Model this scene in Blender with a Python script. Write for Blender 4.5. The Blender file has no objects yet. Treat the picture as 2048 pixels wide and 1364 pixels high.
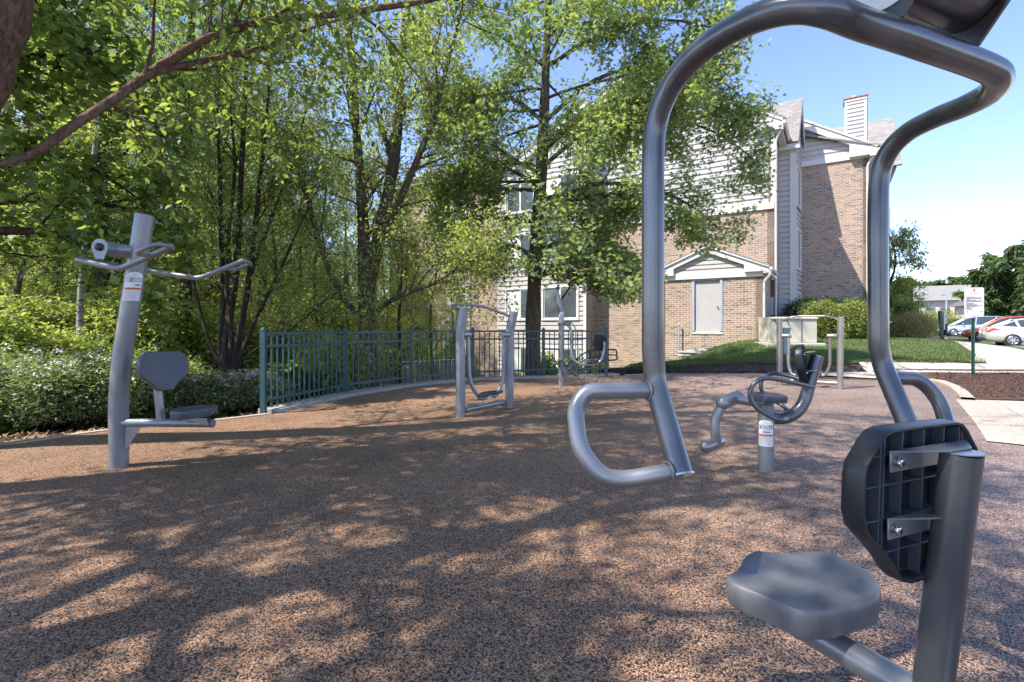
import bpy, math, random
import numpy as np
from mathutils import Vector, Matrix
C = bpy.context.scene.collection
R = math.radians
PI = math.pi
HC = 1.1          # camera height
HZ = 655.0        # horizon row in the photograph
F = 1000.0        # focal length in photo pixels

def P(px, py, Y):
    return Vector(((px-1024.0)*Y/F, Y, HC+(HZ-py)*Y/F))
def G(px, py, z=0.0):
    Y = (HC-z)*F/(py-HZ)
    return Vector(((px-1024.0)*Y/F, Y, z))
def sm(a, b, x):
    t = min(1.0, max(0.0, (x-a)/(b-a)))
    return t*t*(3-2*t)

# ---------------------------------------------------------------- objects
WORLD = {}
def tag(o, label=None, cat=None, group=None, kind=None):
    if label: o['label'] = label
    if cat: o['category'] = cat
    if group: o['group'] = group
    if kind: o['kind'] = kind
    return o
def thing(name, label, cat, loc=(0, 0, 0), rz=0.0, group=None, world=True):
    o = bpy.data.objects.new(name, None); C.objects.link(o)
    o.empty_display_size = 0.1
    o.location = loc; o.rotation_euler = (0, 0, rz)
    if world: WORLD[o.name] = Vector(loc)
    return tag(o, label, cat, group)
def copy_tree(o, parent=None, label=None, loc=None, rz=None, scale=None):
    c = o.copy(); C.objects.link(c); c.parent = parent
    if label: c['label'] = label
    if loc is not None: c.location = loc
    if rz is not None: c.rotation_euler = (0, 0, rz)
    if scale is not None: c.scale = scale
    for ch in list(o.children): copy_tree(ch, c)
    return c

class MB:
    def __init__(s):
        s.v = []; s.f = []; s.m = []; s.uv = []
    def add(s, vs, fs, mi=0, uvs=None):
        b = len(s.v)
        s.v.extend([tuple(v) for v in vs])
        for k, f in enumerate(fs):
            s.f.append([b+i for i in f]); s.m.append(mi)
            s.uv.append(uvs[k] if uvs else None)
    def poly(s, pts, mi=0, u=None):
        uv = None
        if u is not None: uv = [[(Vector(p).dot(u), Vector(p).z) for p in pts]]
        s.add(pts, [list(range(len(pts)))], mi, uv)
    def box(s, a, b, mi=0):
        x0, y0, z0 = a; x1, y1, z1 = b
        s.add([(x0,y0,z0),(x1,y0,z0),(x1,y1,z0),(x0,y1,z0),(x0,y0,z1),(x1,y0,z1),(x1,y1,z1),(x0,y1,z1)],
              [[0,3,2,1],[4,5,6,7],[0,1,5,4],[1,2,6,5],[2,3,7,6],[3,0,4,7]], mi)
    def obox(s, o, ax, ay, az, mi=0):
        """box from corner o along three edge vectors"""
        o = Vector(o); ax = Vector(ax); ay = Vector(ay); az = Vector(az)
        vs = [o, o+ax, o+ax+ay, o+ay, o+az, o+ax+az, o+ax+ay+az, o+ay+az]
        s.add(vs, [[0,3,2,1],[4,5,6,7],[0,1,5,4],[1,2,6,5],[2,3,7,6],[3,0,4,7]], mi)
    def bar(s, a, b, w, h, mi=0, up=(0, 0, 1)):
        """rectangular bar from a to b, w across, h along up"""
        a = Vector(a); b = Vector(b); d = (b-a).normalized(); up = Vector(up)
        x = d.cross(up).normalized(); y = x.cross(d).normalized()
        s.obox(a-x*w/2-y*h/2, b-a, x*w, y*h, mi)
    def extr(s, pts, off, mi=0, mside=None):
        pts = [Vector(p) for p in pts]; off = Vector(off); n = len(pts)
        vs = pts+[p+off for p in pts]
        s.add(vs, [list(range(n))[::-1], list(range(n, 2*n))], mi)
        s.add(vs, [[i, (i+1) % n, n+(i+1) % n, n+i] for i in range(n)], mi if mside is None else mside)
    def tube(s, pts, r, n=12, mi=0, cap=True, closed=False):
        pts = [Vector(p) for p in pts]
        m = len(pts)
        rs = r if isinstance(r, (list, tuple)) else [r]*m
        tg = []
        for i in range(m):
            if closed: t = pts[(i+1) % m]-pts[i-1]
            else: t = pts[min(i+1, m-1)]-pts[max(i-1, 0)]
            tg.append(t.normalized())
        ref = Vector((0, 0, 1)) if abs(tg[0].z) < .9 else Vector((1, 0, 0))
        x = tg[0].cross(ref).normalized()
        vs = []
        for i in range(m):
            x = (x-tg[i]*x.dot(tg[i])).normalized(); y = tg[i].cross(x)
            for k in range(n):
                a = 2*PI*k/n
                vs.append(pts[i]+(x*math.cos(a)+y*math.sin(a))*rs[i])
        fs = []
        for i in range(m if closed else m-1):
            j = (i+1) % m
            for k in range(n):
                fs.append([i*n+k, i*n+(k+1) % n, j*n+(k+1) % n, j*n+k])
        if cap and not closed:
            fs.append([k for k in range(n)][::-1]); fs.append([(m-1)*n+k for k in range(n)])
        s.add(vs, fs, mi)
    def cyl(s, a, b, r, n=20, mi=0, bev=0.0):
        a = Vector(a); b = Vector(b); d = (b-a).normalized()
        if bev: s.tube([a, a+d*bev*.3, a+d*bev, b-d*bev, b-d*bev*.3, b], [r-bev, r-bev*.3, r, r, r-bev*.3, r-bev], n, mi)
        else: s.tube([a, b], r, n, mi)
    def ball(s, c, r, n=14, m=9, mi=0, sc=(1, 1, 1)):
        c = Vector(c); vs = []; fs = []
        for i in range(1, m):
            for k in range(n):
                t = PI*i/m; a = 2*PI*k/n
                vs.append(c+Vector((r*sc[0]*math.sin(t)*math.cos(a), r*sc[1]*math.sin(t)*math.sin(a), r*sc[2]*math.cos(t))))
        vs.append(c+Vector((0, 0, r*sc[2]))); vs.append(c-Vector((0, 0, r*sc[2])))
        T = len(vs)-2; B = T+1
        for i in range(m-2):
            for k in range(n): fs.append([i*n+k, (i+1)*n+k, (i+1)*n+(k+1) % n, i*n+(k+1) % n])
        for k in range(n):
            fs.append([T, k, (k+1) % n]); fs.append([B, (m-2)*n+(k+1) % n, (m-2)*n+k])
        s.add(vs, fs, mi)
    def build(s, name, mats, parent=None, smooth=True, bevel=0, sharp=35, subd=0):
        me = bpy.data.meshes.new(name)
        me.from_pydata(s.v, [], s.f)
        if not isinstance(mats, (list, tuple)): mats = [mats]
        for m in mats: me.materials.append(m)
        me.polygons.foreach_set('material_index', s.m)
        if any(u is not None for u in s.uv):
            ul = me.uv_layers.new(name='UVMap'); k = 0
            for f, u in zip(s.f, s.uv):
                for i in range(len(f)):
                    if u is not None: ul.data[k].uv = u[i]
                    k += 1
        me.validate(); me.update()
        if smooth:
            me.polygons.foreach_set('use_smooth', [True]*len(me.polygons))
            me.set_sharp_from_angle(angle=R(sharp))
        o = bpy.data.objects.new(name, me); C.objects.link(o)
        if bevel:
            b = o.modifiers.new('bevel', 'BEVEL'); b.width = bevel; b.segments = 2; b.limit_method = 'ANGLE'; b.angle_limit = R(40)
            b.harden_normals = False
        if subd:
            q = o.modifiers.new('subdivision', 'SUBSURF'); q.levels = subd; q.render_levels = subd
        if parent is not None: attach(o, parent)
        return o

def attach(o, parent):
    o.parent = parent
    root = parent
    if root.name in WORLD:
        o.location = -WORLD[root.name]
    return o

def fillet(pts, r, n=6):
    pts = [Vector(p) for p in pts]; out = [pts[0]]
    rs = r if isinstance(r, (list, tuple)) else [r]*len(pts)
    for i in range(1, len(pts)-1):
        a, b, c = pts[i-1], pts[i], pts[i+1]
        d0 = (a-b); d1 = (c-b)
        t = min(rs[i], d0.length*.49, d1.length*.49)
        p0 = b+d0.normalized()*t; p1 = b+d1.normalized()*t
        for k in range(n+1):
            q = k/n
            out.append(p0*(1-q)**2+b*2*q*(1-q)+p1*q*q)
    out.append(pts[-1]); return out
def catmull(pts, n=5):
    pts = [Vector(p) for p in pts]; out = []
    for i in range(len(pts)-1):
        p0 = pts[max(i-1, 0)]; p1 = pts[i]; p2 = pts[i+1]; p3 = pts[min(i+2, len(pts)-1)]
        for k in range(n):
            t = k/n
            out.append(.5*((2*p1)+(p2-p0)*t+(2*p0-5*p1+4*p2-p3)*t*t+(3*p1-p0-3*p2+p3)*t**3))
    out.append(pts[-1]); return out

# ---------------------------------------------------------------- materials
class NT:
    def __init__(s, name, rough=.5, metal=0.0, spec=.5):
        s.m = bpy.data.materials.new(name); s.m.use_nodes = True
        s.t = s.m.node_tree; s.b = s.t.nodes['Principled BSDF']
        s.b.inputs['Roughness'].default_value = rough
        s.b.inputs['Metallic'].default_value = metal
        s.b.inputs['Specular IOR Level'].default_value = spec
    def n(s, ty, **k):
        x = s.t.nodes.new(ty)
        for a, v in k.items():
            setattr(x, a, v)
        return x
    def l(s, a, b): s.t.links.new(a, b)
    def co(s, which='Object'): return s.n('ShaderNodeTexCoord').outputs[which]
    def noise(s, scale, detail=3, rough=.55, vec=None, dist=0.0):
        x = s.n('ShaderNodeTexNoise'); x.inputs['Scale'].default_value = scale
        x.inputs['Detail'].default_value = detail; x.inputs['Roughness'].default_value = rough
        x.inputs['Distortion'].default_value = dist
        s.l(vec if vec is not None else s.co(), x.inputs['Vector']); return x.outputs['Fac']
    def ramp(s, fac, stops, interp='LINEAR'):
        x = s.n('ShaderNodeValToRGB'); e = x.color_ramp.elements; x.color_ramp.interpolation = interp
        while len(e) < len(stops): e.new(.5)
        for i, (p, c) in enumerate(stops):
            e[i].position = p; e[i].color = (*c, 1) if len(c) == 3 else c
        s.l(fac, x.inputs['Fac']); return x.outputs['Color']
    def mix(s, fac, a, b, mode='MIX'):
        x = s.n('ShaderNodeMix', data_type='RGBA', blend_type=mode)
        for sock, v in ((x.inputs[0], fac), (x.inputs[6], a), (x.inputs[7], b)):
            if isinstance(v, (int, float)): sock.default_value = v
            elif isinstance(v, (tuple, list)): sock.default_value = (*v[:3], 1)
            else: s.l(v, sock)
        return x.outputs[2]
    def bump(s, h, strength=.3, dist=.01):
        x = s.n('ShaderNodeBump'); x.inputs['Strength'].default_value = strength; x.inputs['Distance'].default_value = dist
        s.l(h, x.inputs['Height']); s.l(x.outputs['Normal'], s.b.inputs['Normal']); return x
    def color(s, c):
        if isinstance(c, (tuple, list)): s.b.inputs['Base Color'].default_value = (*c[:3], 1)
        else: s.l(c, s.b.inputs['Base Color'])
        return s

def simple(name, col, rough=.5, metal=0.0, var=.15, scale=6.0, bump=0.0, bscale=60, spec=.5, detail=4):
    t = NT(name, rough, metal, spec)
    f = t.noise(scale, detail)
    a = tuple(x*(1-var) for x in col); b = tuple(min(1, x*(1+var)) for x in col)
    t.color(t.ramp(f, [(.3, a), (.7, b)]))
    if bump: t.bump(t.noise(bscale, 3), bump, .005)
    return t.m

M = {}
def paint(name, col, rough, metal):
    t = NT(name, rough, metal)
    big = t.noise(5.0, 4); fine = t.noise(160.0, 2)
    a = tuple(x*.86 for x in col); b = tuple(x*1.12 for x in col)
    c = t.ramp(big, [(.32, a), (.68, b)])
    t.color(c)
    rr = t.n('ShaderNodeMapRange'); t.l(t.noise(9, 5, .65), rr.inputs[0])
    rr.inputs[3].default_value = rough-.09; rr.inputs[4].default_value = rough+.14
    t.l(rr.outputs[0], t.b.inputs['Roughness'])
    t.bump(fine, .10, .001)
    t.b.inputs['Coat Weight'].default_value = .25; t.b.inputs['Coat Roughness'].default_value = .15
    return t.m
M['paint'] = paint('silver_grey_powder_coat', (.235, .25, .265), .36, .5)
M['paint_dark'] = paint('dark_grey_powder_coat', (.12, .13, .143), .27, .58)
M['paint_tan'] = paint('warm_grey_powder_coat', (.28, .255, .24), .3, .6)
M['paint_bright'] = paint('polished_grey_cap', (.50, .52, .54), .22, .85)
M['steel'] = simple('stainless_steel', (.62, .60, .57), .22, 1.0, .1, 30)
M['plastic'] = simple('grey_moulded_plastic', (.068, .077, .092), .42, 0, .14, 9, .18, 420, .5)
M['plastic_top'] = simple('worn_grey_plastic', (.13, .133, .138), .46, 0, .22, 14, .2, 420, .5, 6)
M['plastic_black'] = simple('black_plastic', (.022, .024, .028), .38, 0, .25, 12, .12, 300, .5)
M['black_rubber'] = simple('black_foot_rubber', (.03, .036, .045), .55, 0, .2, 40, .5, 90)
M['fence'] = simple('blue_green_fence_paint', (.026, .078, .085), .38, .1, .14, 7, .08, 200)
M['white_trim'] = simple('white_painted_trim', (.62, .60, .565), .45, 0, .05, 3, .08, 60)
M['siding'] = None
M['glass_dark'] = simple('window_glass', (.07, .085, .095), .06, 0, .3, 1.5, 0, 60, .9)
M['blind'] = simple('pale_window_blind', (.62, .60, .56), .6, 0, .06, 3)
M['door'] = simple('grey_painted_door', (.40, .385, .375), .45, 0, .05, 3, .1, 120)
M['concrete'] = simple('pale_concrete', (.50, .45, .39), .85, 0, .16, 3.5, .35, 160, .3, 8)
M['concrete_rough'] = None
M['beige'] = simple('beige_enamel', (.50, .46, .37), .5, 0, .08, 2, .06, 60)
M['grey_box'] = simple('grey_utility_enamel', (.38, .42, .46), .45, .2, .08, 3)
M['rust'] = simple('rusted_metal', (.33, .13, .07), .7, .4, .4, 12)
M['bronze'] = simple('brown_handrail_paint', (.075, .05, .035), .5, .2, .2, 8)
M['green_post'] = simple('dark_green_sign_post', (.04, .11, .07), .5, .2, .3, 9)
M['asphalt'] = simple('asphalt', (.18, .175, .165), .9, 0, .14, 2.5, .3, 120, .3, 8)
M['white_plate'] = simple('white_sign_face', (.56, .56, .54), .35, .1, .03, 3)
M['ink'] = simple('dark_ink', (.05, .05, .06), .6, 0, .1)
M['ink_grey'] = simple('faint_grey_ink', (.38, .38, .39), .6, 0, .1)
M['ink_blue'] = simple('blue_ink', (.10, .28, .50), .6, 0, .1)
M['orange'] = simple('orange_warning_band', (.80, .23, .05), .5, 0, .06)
M['label_grey'] = simple('grey_label_panel', (.55, .57, .58), .5, 0, .05)
M['label_white'] = simple('white_label_vinyl', (.80, .80, .80), .4, 0, .03)
M['rock'] = simple('pale_field_stone', (.34, .31, .27), .9, 0, .35, 7, .7, 25, .3, 8)
M['tire'] = simple('tyre_rubber', (.02, .02, .02), .8, 0, .2)
M['car_glass'] = simple('car_window_glass', (.035, .05, .065), .05, 0, .2, 2, 0, 60, .9)
M['rim'] = simple('alloy_rim', (.55, .55, .56), .3, .9, .08)
M['blackout'] = simple('black_trim', (.015, .015, .016), .5, 0, .2)
M['head_light'] = simple('clear_lamp_lens', (.6, .62, .65), .12, .2, .1)
M['tail_light'] = simple('red_lamp_lens', (.70, .06, .03), .2, 0, .1)
M['pink'] = simple('pink_blossom', (.72, .42, .52), .8, 0, .2)
M['white_flower'] = simple('white_blossom', (.80, .74, .74), .8, 0, .1)
M['paper_leaf'] = simple('dry_leaf', (.30, .19, .10), .8, 0, .3)

def brick_mat(name, c1, c2, mortar):
    t = NT(name, .85, 0, .25)
    uv = t.co('UV')
    b = t.n('ShaderNodeTexBrick'); b.offset = .5; b.squash = 1.0
    b.inputs['Scale'].default_value = 1.0; b.inputs['Brick Width'].default_value = .235
    b.inputs['Row Height'].default_value = .083; b.inputs['Mortar Size'].default_value = .009
    b.inputs['Mortar Smooth'].default_value = .2; b.inputs['Bias'].default_value = -.05
    b.inputs['Color1'].default_value = (*c1, 1); b.inputs['Color2'].default_value = (*c2, 1)
    b.inputs['Mortar'].default_value = (*mortar, 1)
    t.l(uv, b.inputs['Vector'])
    # second tone per brick row and cell
    v = t.n('ShaderNodeTexVoronoi'); v.inputs['Scale'].default_value = 1.0
    mp = t.n('ShaderNodeMapping'); mp.inputs['Scale'].default_value = (4.25, 12.05, 1); t.l(uv, mp.inputs['Vector'])
    t.l(mp.outputs[0], v.inputs['Vector'])
    sp = t.n('ShaderNodeSeparateColor'); t.l(v.outputs['Color'], sp.inputs[0])
    tone = t.ramp(sp.outputs[0], [(0, (.45, .46, .52)), (.4, (1, 1, 1)), (.85, (1.12, 1.0, .95)), (1, (1.3, 1.02, .9))])
    c = t.mix(1.0, b.outputs['Color'], tone, 'MULTIPLY')
    c = t.mix(b.outputs['Fac'], c, mortar)
    st = t.ramp(t.noise(.7, 5, .6), [(.3, (.88, .88, .88)), (.7, (1.08, 1.06, 1.03))])
    c = t.mix(1.0, c, st, 'MULTIPLY')
    t.color(c)
    inv = t.n('ShaderNodeMath', operation='SUBTRACT'); inv.inputs[0].default_value = 1; t.l(b.outputs['Fac'], inv.inputs[1])
    t.bump(inv.outputs[0], .6, .01)
    return t.m
M['brick'] = brick_mat('brown_pink_brick', (.36, .262, .195), (.26, .205, .16), (.56, .49, .42))

def siding_mat():
    t = NT('pinkish_grey_vinyl_siding', .55, 0, .4)
    c = t.ramp(t.noise(1.2, 5, .6), [(.3, (.455, .43, .405)), (.7, (.505, .48, .455))])
    t.color(c); t.bump(t.noise(50, 3), .1, .003)
    return t.m
M['siding'] = siding_mat()

def shingle_mat():
    t = NT('grey_asphalt_shingles', .9, 0, .2)
    b = t.n('ShaderNodeTexBrick'); b.inputs['Scale'].default_value = 1.0
    b.inputs['Brick Width'].default_value = .3; b.inputs['Row Height'].default_value = .14; b.inputs['Mortar Size'].default_value = .006
    b.inputs['Color1'].default_value = (.22, .205, .185, 1); b.inputs['Color2'].default_value = (.30, .275, .25, 1); b.inputs['Mortar'].default_value = (.11, .10, .095, 1)
    t.l(t.co('UV'), b.inputs['Vector'])
    t.color(t.mix(1.0, b.outputs['Color'], t.ramp(t.noise(1.5, 5), [(.3, (.85, .85, .85)), (.7, (1.1, 1.1, 1.1))]), 'MULTIPLY'))
    t.bump(b.outputs['Fac'], -.4, .01)
    return t.m
M['shingle'] = shingle_mat()

def rubber_mat():
    t = NT('poured_rubber_granules', .62, 0, .45)
    co = t.co('Object')
    # wormy granules: stretched noise bent by another noise
    w = t.noise(60, 2, .5, co)
    v1 = t.n('ShaderNodeTexVoronoi'); v1.inputs['Scale'].default_value = 230; v1.inputs['Randomness'].default_value = 1
    nz = t.n('ShaderNodeTexNoise'); nz.inputs['Scale'].default_value = 55; t.l(co, nz.inputs['Vector'])
    ad = t.n('ShaderNodeVectorMath', operation='MULTIPLY_ADD')
    t.l(nz.outputs['Color'], ad.inputs[0]); ad.inputs[1].default_value = (.022, .022, .022); t.l(co, ad.inputs[2])
    t.l(ad.outputs[0], v1.inputs['Vector'])
    sp = t.n('ShaderNodeSeparateColor'); t.l(v1.outputs['Color'], sp.inputs[0])
    patch = t.noise(1.1, 4, .6, co)
    pr = t.n('ShaderNodeMapRange'); t.l(patch, pr.inputs[0]); pr.inputs[1].default_value = .3; pr.inputs[2].default_value = .7
    pr.inputs[3].default_value = -.07; pr.inputs[4].default_value = .07
    s = t.n('ShaderNodeMath', operation='ADD'); t.l(sp.outputs[0], s.inputs[0]); t.l(pr.outputs[0], s.inputs[1])
    col = t.ramp(s.outputs[0], [(0, (.016, .015, .016)), (.47, (.028, .024, .023)), (.53, (.27, .15, .08)), (.82, (.42, .245, .14)), (1, (.50, .34, .22))])
    # far away the granules fuse: mild red-brown weathering in big patches
    wear = t.ramp(t.noise(.35, 5, .6, co), [(.3, (.90, .86, .86)), (.7, (1.1, 1.06, 1.04))])
    col = t.mix(1.0, col, wear, 'MULTIPLY')
    # colour grades to a greyer tone towards the right side
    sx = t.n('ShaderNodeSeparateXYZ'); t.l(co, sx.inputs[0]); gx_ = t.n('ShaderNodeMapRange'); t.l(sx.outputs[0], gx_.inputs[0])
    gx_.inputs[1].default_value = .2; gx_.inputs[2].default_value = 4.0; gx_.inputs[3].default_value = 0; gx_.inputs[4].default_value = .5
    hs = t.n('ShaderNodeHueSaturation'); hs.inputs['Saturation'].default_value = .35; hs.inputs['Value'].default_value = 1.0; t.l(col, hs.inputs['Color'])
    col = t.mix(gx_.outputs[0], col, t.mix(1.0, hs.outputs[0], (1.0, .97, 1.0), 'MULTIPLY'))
    # dark damp stains and rubbed paths
    st_ = t.ramp(t.noise(.55, 8, .68, co, 1.2), [(.36, (.72, .72, .74)), (.5, (1, 1, 1)), (.66, (1.12, 1.1, 1.08))])
    col = t.mix(1.0, col, st_, 'MULTIPLY')
    # bleached scuffs
    sc = t.ramp(t.noise(2.3, 7, .7, co), [(.60, (0, 0, 0)), (.75, (.28, .28, .28))])
    col = t.mix(sc, col, (.30, .24, .20))
    t.color(col)
    t.bump(v1.outputs['Distance'], -.55, .006)
    return t.m
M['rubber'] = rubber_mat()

def soil_mat(name, a, b, c, scale=14):
    t = NT(name, .95, 0, .15)
    f = t.noise(scale, 8, .7)
    t.color(t.ramp(f, [(.3, a), (.5, b), (.72, c)]))
    t.bump(t.noise(scale*3, 5), .8, .03)
    return t.m
M['forest'] = soil_mat('leaf_litter_soil', (.035, .024, .016), (.085, .058, .038), (.18, .125, .08))
M['mulch'] = soil_mat('dark_wood_mulch', (.018, .012, .01), (.055, .032, .025), (.13, .08, .06), 30)
M['mulch_brown'] = soil_mat('brown_wood_mulch', (.035, .02, .014), (.10, .06, .045), (.22, .14, .10), 26)
def grass_mat():
    t = NT('mown_lawn', .9, 0, .2)
    f = t.noise(1.3, 6, .65); g = t.noise(28, 6, .7)
    a = t.ramp(f, [(.3, (.055, .085, .022)), (.55, (.085, .125, .035)), (.75, (.16, .165, .065))])
    t.color(t.mix(.55, a, t.ramp(g, [(.3, (.35, .35, .35)), (.7, (1.5, 1.5, 1.4))]), 'MULTIPLY'))
    t.bump(g, .9, .03)
    return t.m
M['lawn'] = grass_mat()
def exposed_mat(name, base):
    t = NT(name, .85, 0, .25)
    v = t.n('ShaderNodeTexVoronoi'); v.inputs['Scale'].default_value = 75; t.l(t.co(), v.inputs['Vector'])
    sp = t.n('ShaderNodeSeparateColor'); t.l(v.outputs['Color'], sp.inputs[0])
    d = tuple(x*.62 for x in base); h = tuple(min(1, x*1.28) for x in base)
    c = t.ramp(sp.outputs[0], [(0, d), (.45, base), (1, h)])
    c = t.mix(1.0, c, t.ramp(t.noise(1.1, 7, .65), [(.3, (.84, .82, .8)), (.7, (1.07, 1.06, 1.05))]), 'MULTIPLY')
    t.color(c); t.bump(v.outputs['Distance'], .4, .004)
    return t.m
M['aggregate'] = exposed_mat('exposed_aggregate_concrete', (.43, .355, .29))
M['walk'] = exposed_mat('weathered_walk_concrete', (.44, .39, .335))
M['curb'] = exposed_mat('tan_edging_concrete', (.42, .33, .245))
M['stone_edge'] = exposed_mat('grey_stone_edging', (.36, .34, .31))

def timber_mat():
    t = NT('weathered_timber_sleeper', .9, 0, .2)
    mp = t.n('ShaderNodeMapping'); mp.inputs['Scale'].default_value = (1.2, 1.2, 14); t.l(t.co(), mp.inputs['Vector'])
    f = t.noise(3.5, 8, .7, mp.outputs[0])
    c = t.ramp(f, [(.3, (.018, .014, .011)), (.52, (.055, .043, .03)), (.72, (.16, .125, .075))])
    c = t.mix(t.ramp(t.noise(2.2, 5), [(.55, (0, 0, 0)), (.7, (.6, .6, .6))]), c, (.10, .105, .05))
    t.color(c); t.bump(f, .7, .02); return t.m
M['timber'] = timber_mat()

def bark_mat(name, a, b, c, scale=7):
    t = NT(name, .95, 0, .15)
    mp = t.n('ShaderNodeMapping'); mp.inputs['Scale'].default_value = (1, 1, .22); t.l(t.co(), mp.inputs['Vector'])
    f = t.noise(scale*3, 8, .75, mp.outputs[0], .6)
    t.color(t.ramp(f, [(.3, a), (.5, b), (.72, c)]))
    t.bump(f, 1.0, .05); return t.m
M['bark'] = bark_mat('grey_brown_bark', (.035, .028, .022), (.13, .105, .082), (.26, .215, .17))
M['bark_red'] = bark_mat('flaking_red_brown_bark', (.04, .025, .018), (.20, .13, .095), (.40, .29, .21), 9)
M['bark_dark'] = bark_mat('dark_wet_bark', (.016, .012, .010), (.06, .046, .036), (.14, .11, .085))
def birch():
    t = NT('white_birch_bark', .8, 0, .2)
    mp = t.n('ShaderNodeMapping'); mp.inputs['Scale'].default_value = (1, 1, 3.2); t.l(t.co(), mp.inputs['Vector'])
    f = t.noise(5, 4, .6, mp.outputs[0])
    t.color(t.ramp(f, [(.36, (.03, .03, .028)), (.44, (.25, .24, .21)), (.7, (.40, .39, .35))])); return t.m
M['birch'] = birch()

def leaf_mat(name, dark, mid, light, tr=.45, trc=None, rough=.5):
    t = NT(name, rough, 0, .35)
    geo = t.n('ShaderNodeNewGeometry'); oi = t.n('ShaderNodeObjectInfo')
    ad = t.n('ShaderNodeMath', operation='ADD'); t.l(geo.outputs['Random Per Island'], ad.inputs[0])
    ms = t.n('ShaderNodeMath', operation='MULTIPLY'); t.l(t.noise(.9, 3), ms.inputs[0]); ms.inputs[1].default_value = .5
    t.l(ms.outputs[0], ad.inputs[1])
    a2 = t.n('ShaderNodeMath', operation='MULTIPLY_ADD'); t.l(oi.outputs['Random'], a2.inputs[0]); a2.inputs[1].default_value = .22; t.l(ad.outputs[0], a2.inputs[2])
    dv = t.n('ShaderNodeMath', operation='MULTIPLY'); t.l(a2.outputs[0], dv.inputs[0]); dv.inputs[1].default_value = .60
    c = t.ramp(dv.outputs[0], [(.08, dark), (.45, mid), (.92, light)])
    t.color(c)
    tl = t.n('ShaderNodeBsdfTranslucent')
    c2 = t.mix(1.0, c, trc or (1.6, 1.62, .62), 'MULTIPLY'); t.l(c2, tl.inputs['Color'])
    mx = t.n('ShaderNodeMixShader'); mx.inputs[0].default_value = tr
    t.l(t.b.outputs[0], mx.inputs[1]); t.l(tl.outputs[0], mx.inputs[2])
    t.l(mx.outputs[0], t.t.nodes['Material Output'].inputs['Surface'])
    return t.m
M['leaf_elm'] = leaf_mat('elm_foliage', (0.12, 0.155, 0.05), (0.25, 0.3, 0.11), (0.45, 0.49, 0.23), .5)
M['leaf_oak'] = leaf_mat('oak_foliage', (0.11, 0.16, 0.08), (0.24, 0.31, 0.15), (0.4, 0.46, 0.25), .5)
M['leaf_wood'] = leaf_mat('woodland_foliage', (0.13, 0.17, 0.055), (0.27, 0.32, 0.11), (0.48, 0.51, 0.22), .5)
M['leaf_maple'] = leaf_mat('maple_foliage', (0.075, 0.12, 0.042), (0.17, 0.24, 0.08), (0.33, 0.4, 0.14), .5)
M['leaf_shrub'] = leaf_mat('spirea_foliage', (0.1, 0.145, 0.07), (0.2, 0.25, 0.125), (0.36, 0.4, 0.21), .38)
M['leaf_holly'] = leaf_mat('clipped_shrub_foliage', (0.1, 0.13, 0.035), (0.2, 0.24, 0.065), (0.38, 0.4, 0.14), .3)
M['leaf_yew'] = leaf_mat('dark_hedge_foliage', (.018, .04, .014), (.03, .065, .02), (.06, .10, .03), .25)
M['leaf_barberry'] = leaf_mat('mottled_bush_foliage', (.13, .13, .045), (.27, .25, .09), (.46, .38, .18), .3, (1.5, 1.4, .6))
M['blade'] = leaf_mat('grass_blades', (.05, .085, .02), (.085, .14, .035), (.17, .19, .07), .35)
M['leaf_far'] = leaf_mat('distant_foliage', (.05, .085, .035), (.09, .14, .055), (.15, .20, .085), .35)
M['leaf_dark'] = leaf_mat('deep_green_foliage', (0.03, 0.055, 0.024), (0.07, 0.115, 0.05), (0.14, 0.2, 0.085), .35)

# ---------------------------------------------------------------- camera, light
cam = bpy.data.cameras.new('camera'); co_ = bpy.data.objects.new('camera', cam); C.objects.link(co_)
co_.location = (0, 0, HC); co_.rotation_euler = (R(90), 0, 0)
cam.sensor_width = 36; cam.lens = 36*F/2048; cam.shift_y = -27.0/2048
cam.clip_start = .02; cam.clip_end = 2000
bpy.context.scene.camera = co_
SUN_EL = R(52.5); SDX, SDY = -.91, -.41      # towards the sun, on the ground
sun = bpy.data.lights.new('sun', 'SUN'); sun.energy = 3.7; sun.angle = R(.55); sun.color = (1.0, .94, .85)
so = bpy.data.objects.new('sun', sun); C.objects.link(so)
dvec = Vector((SDX, SDY, 0)).normalized()*math.cos(SUN_EL)+Vector((0, 0, math.sin(SUN_EL)))
so.rotation_euler = dvec.to_track_quat('Z', 'Y').to_euler()
w = bpy.data.worlds.new('World'); bpy.context.scene.world = w; w.use_nodes = True
sk = w.node_tree.nodes.new('ShaderNodeTexSky'); sk.sky_type = 'NISHITA'; sk.sun_disc = False
sk.sun_elevation = SUN_EL; sk.sun_rotation = math.atan2(SDX, SDY)
sk.air_density = .95; sk.dust_density = .1; sk.ozone_density = 2.6; sk.altitude = 100
bg = w.node_tree.nodes['Background']
tint = w.node_tree.nodes.new('ShaderNodeMix'); tint.data_type = 'RGBA'; tint.blend_type = 'MULTIPLY'; tint.inputs[0].default_value = 1
tint.inputs[7].default_value = (1.0, .935, 1.055, 1); w.node_tree.links.new(sk.outputs[0], tint.inputs[6]); w.node_tree.links.new(tint.outputs[2], bg.inputs['Color']); bg.inputs['Strength'].default_value = .135
sc = bpy.context.scene
sc.view_settings.view_transform = 'Standard'; sc.view_settings.look = 'None'; sc.view_settings.exposure = 1.42; sc.view_settings.gamma = 1
try:
    sc.cycles.max_bounces = 8; sc.cycles.transparent_max_bounces = 8; sc.cycles.transmission_bounces = 4; sc.cycles.diffuse_bounces = 4; sc.cycles.glossy_bounces = 3
except Exception: pass
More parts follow.
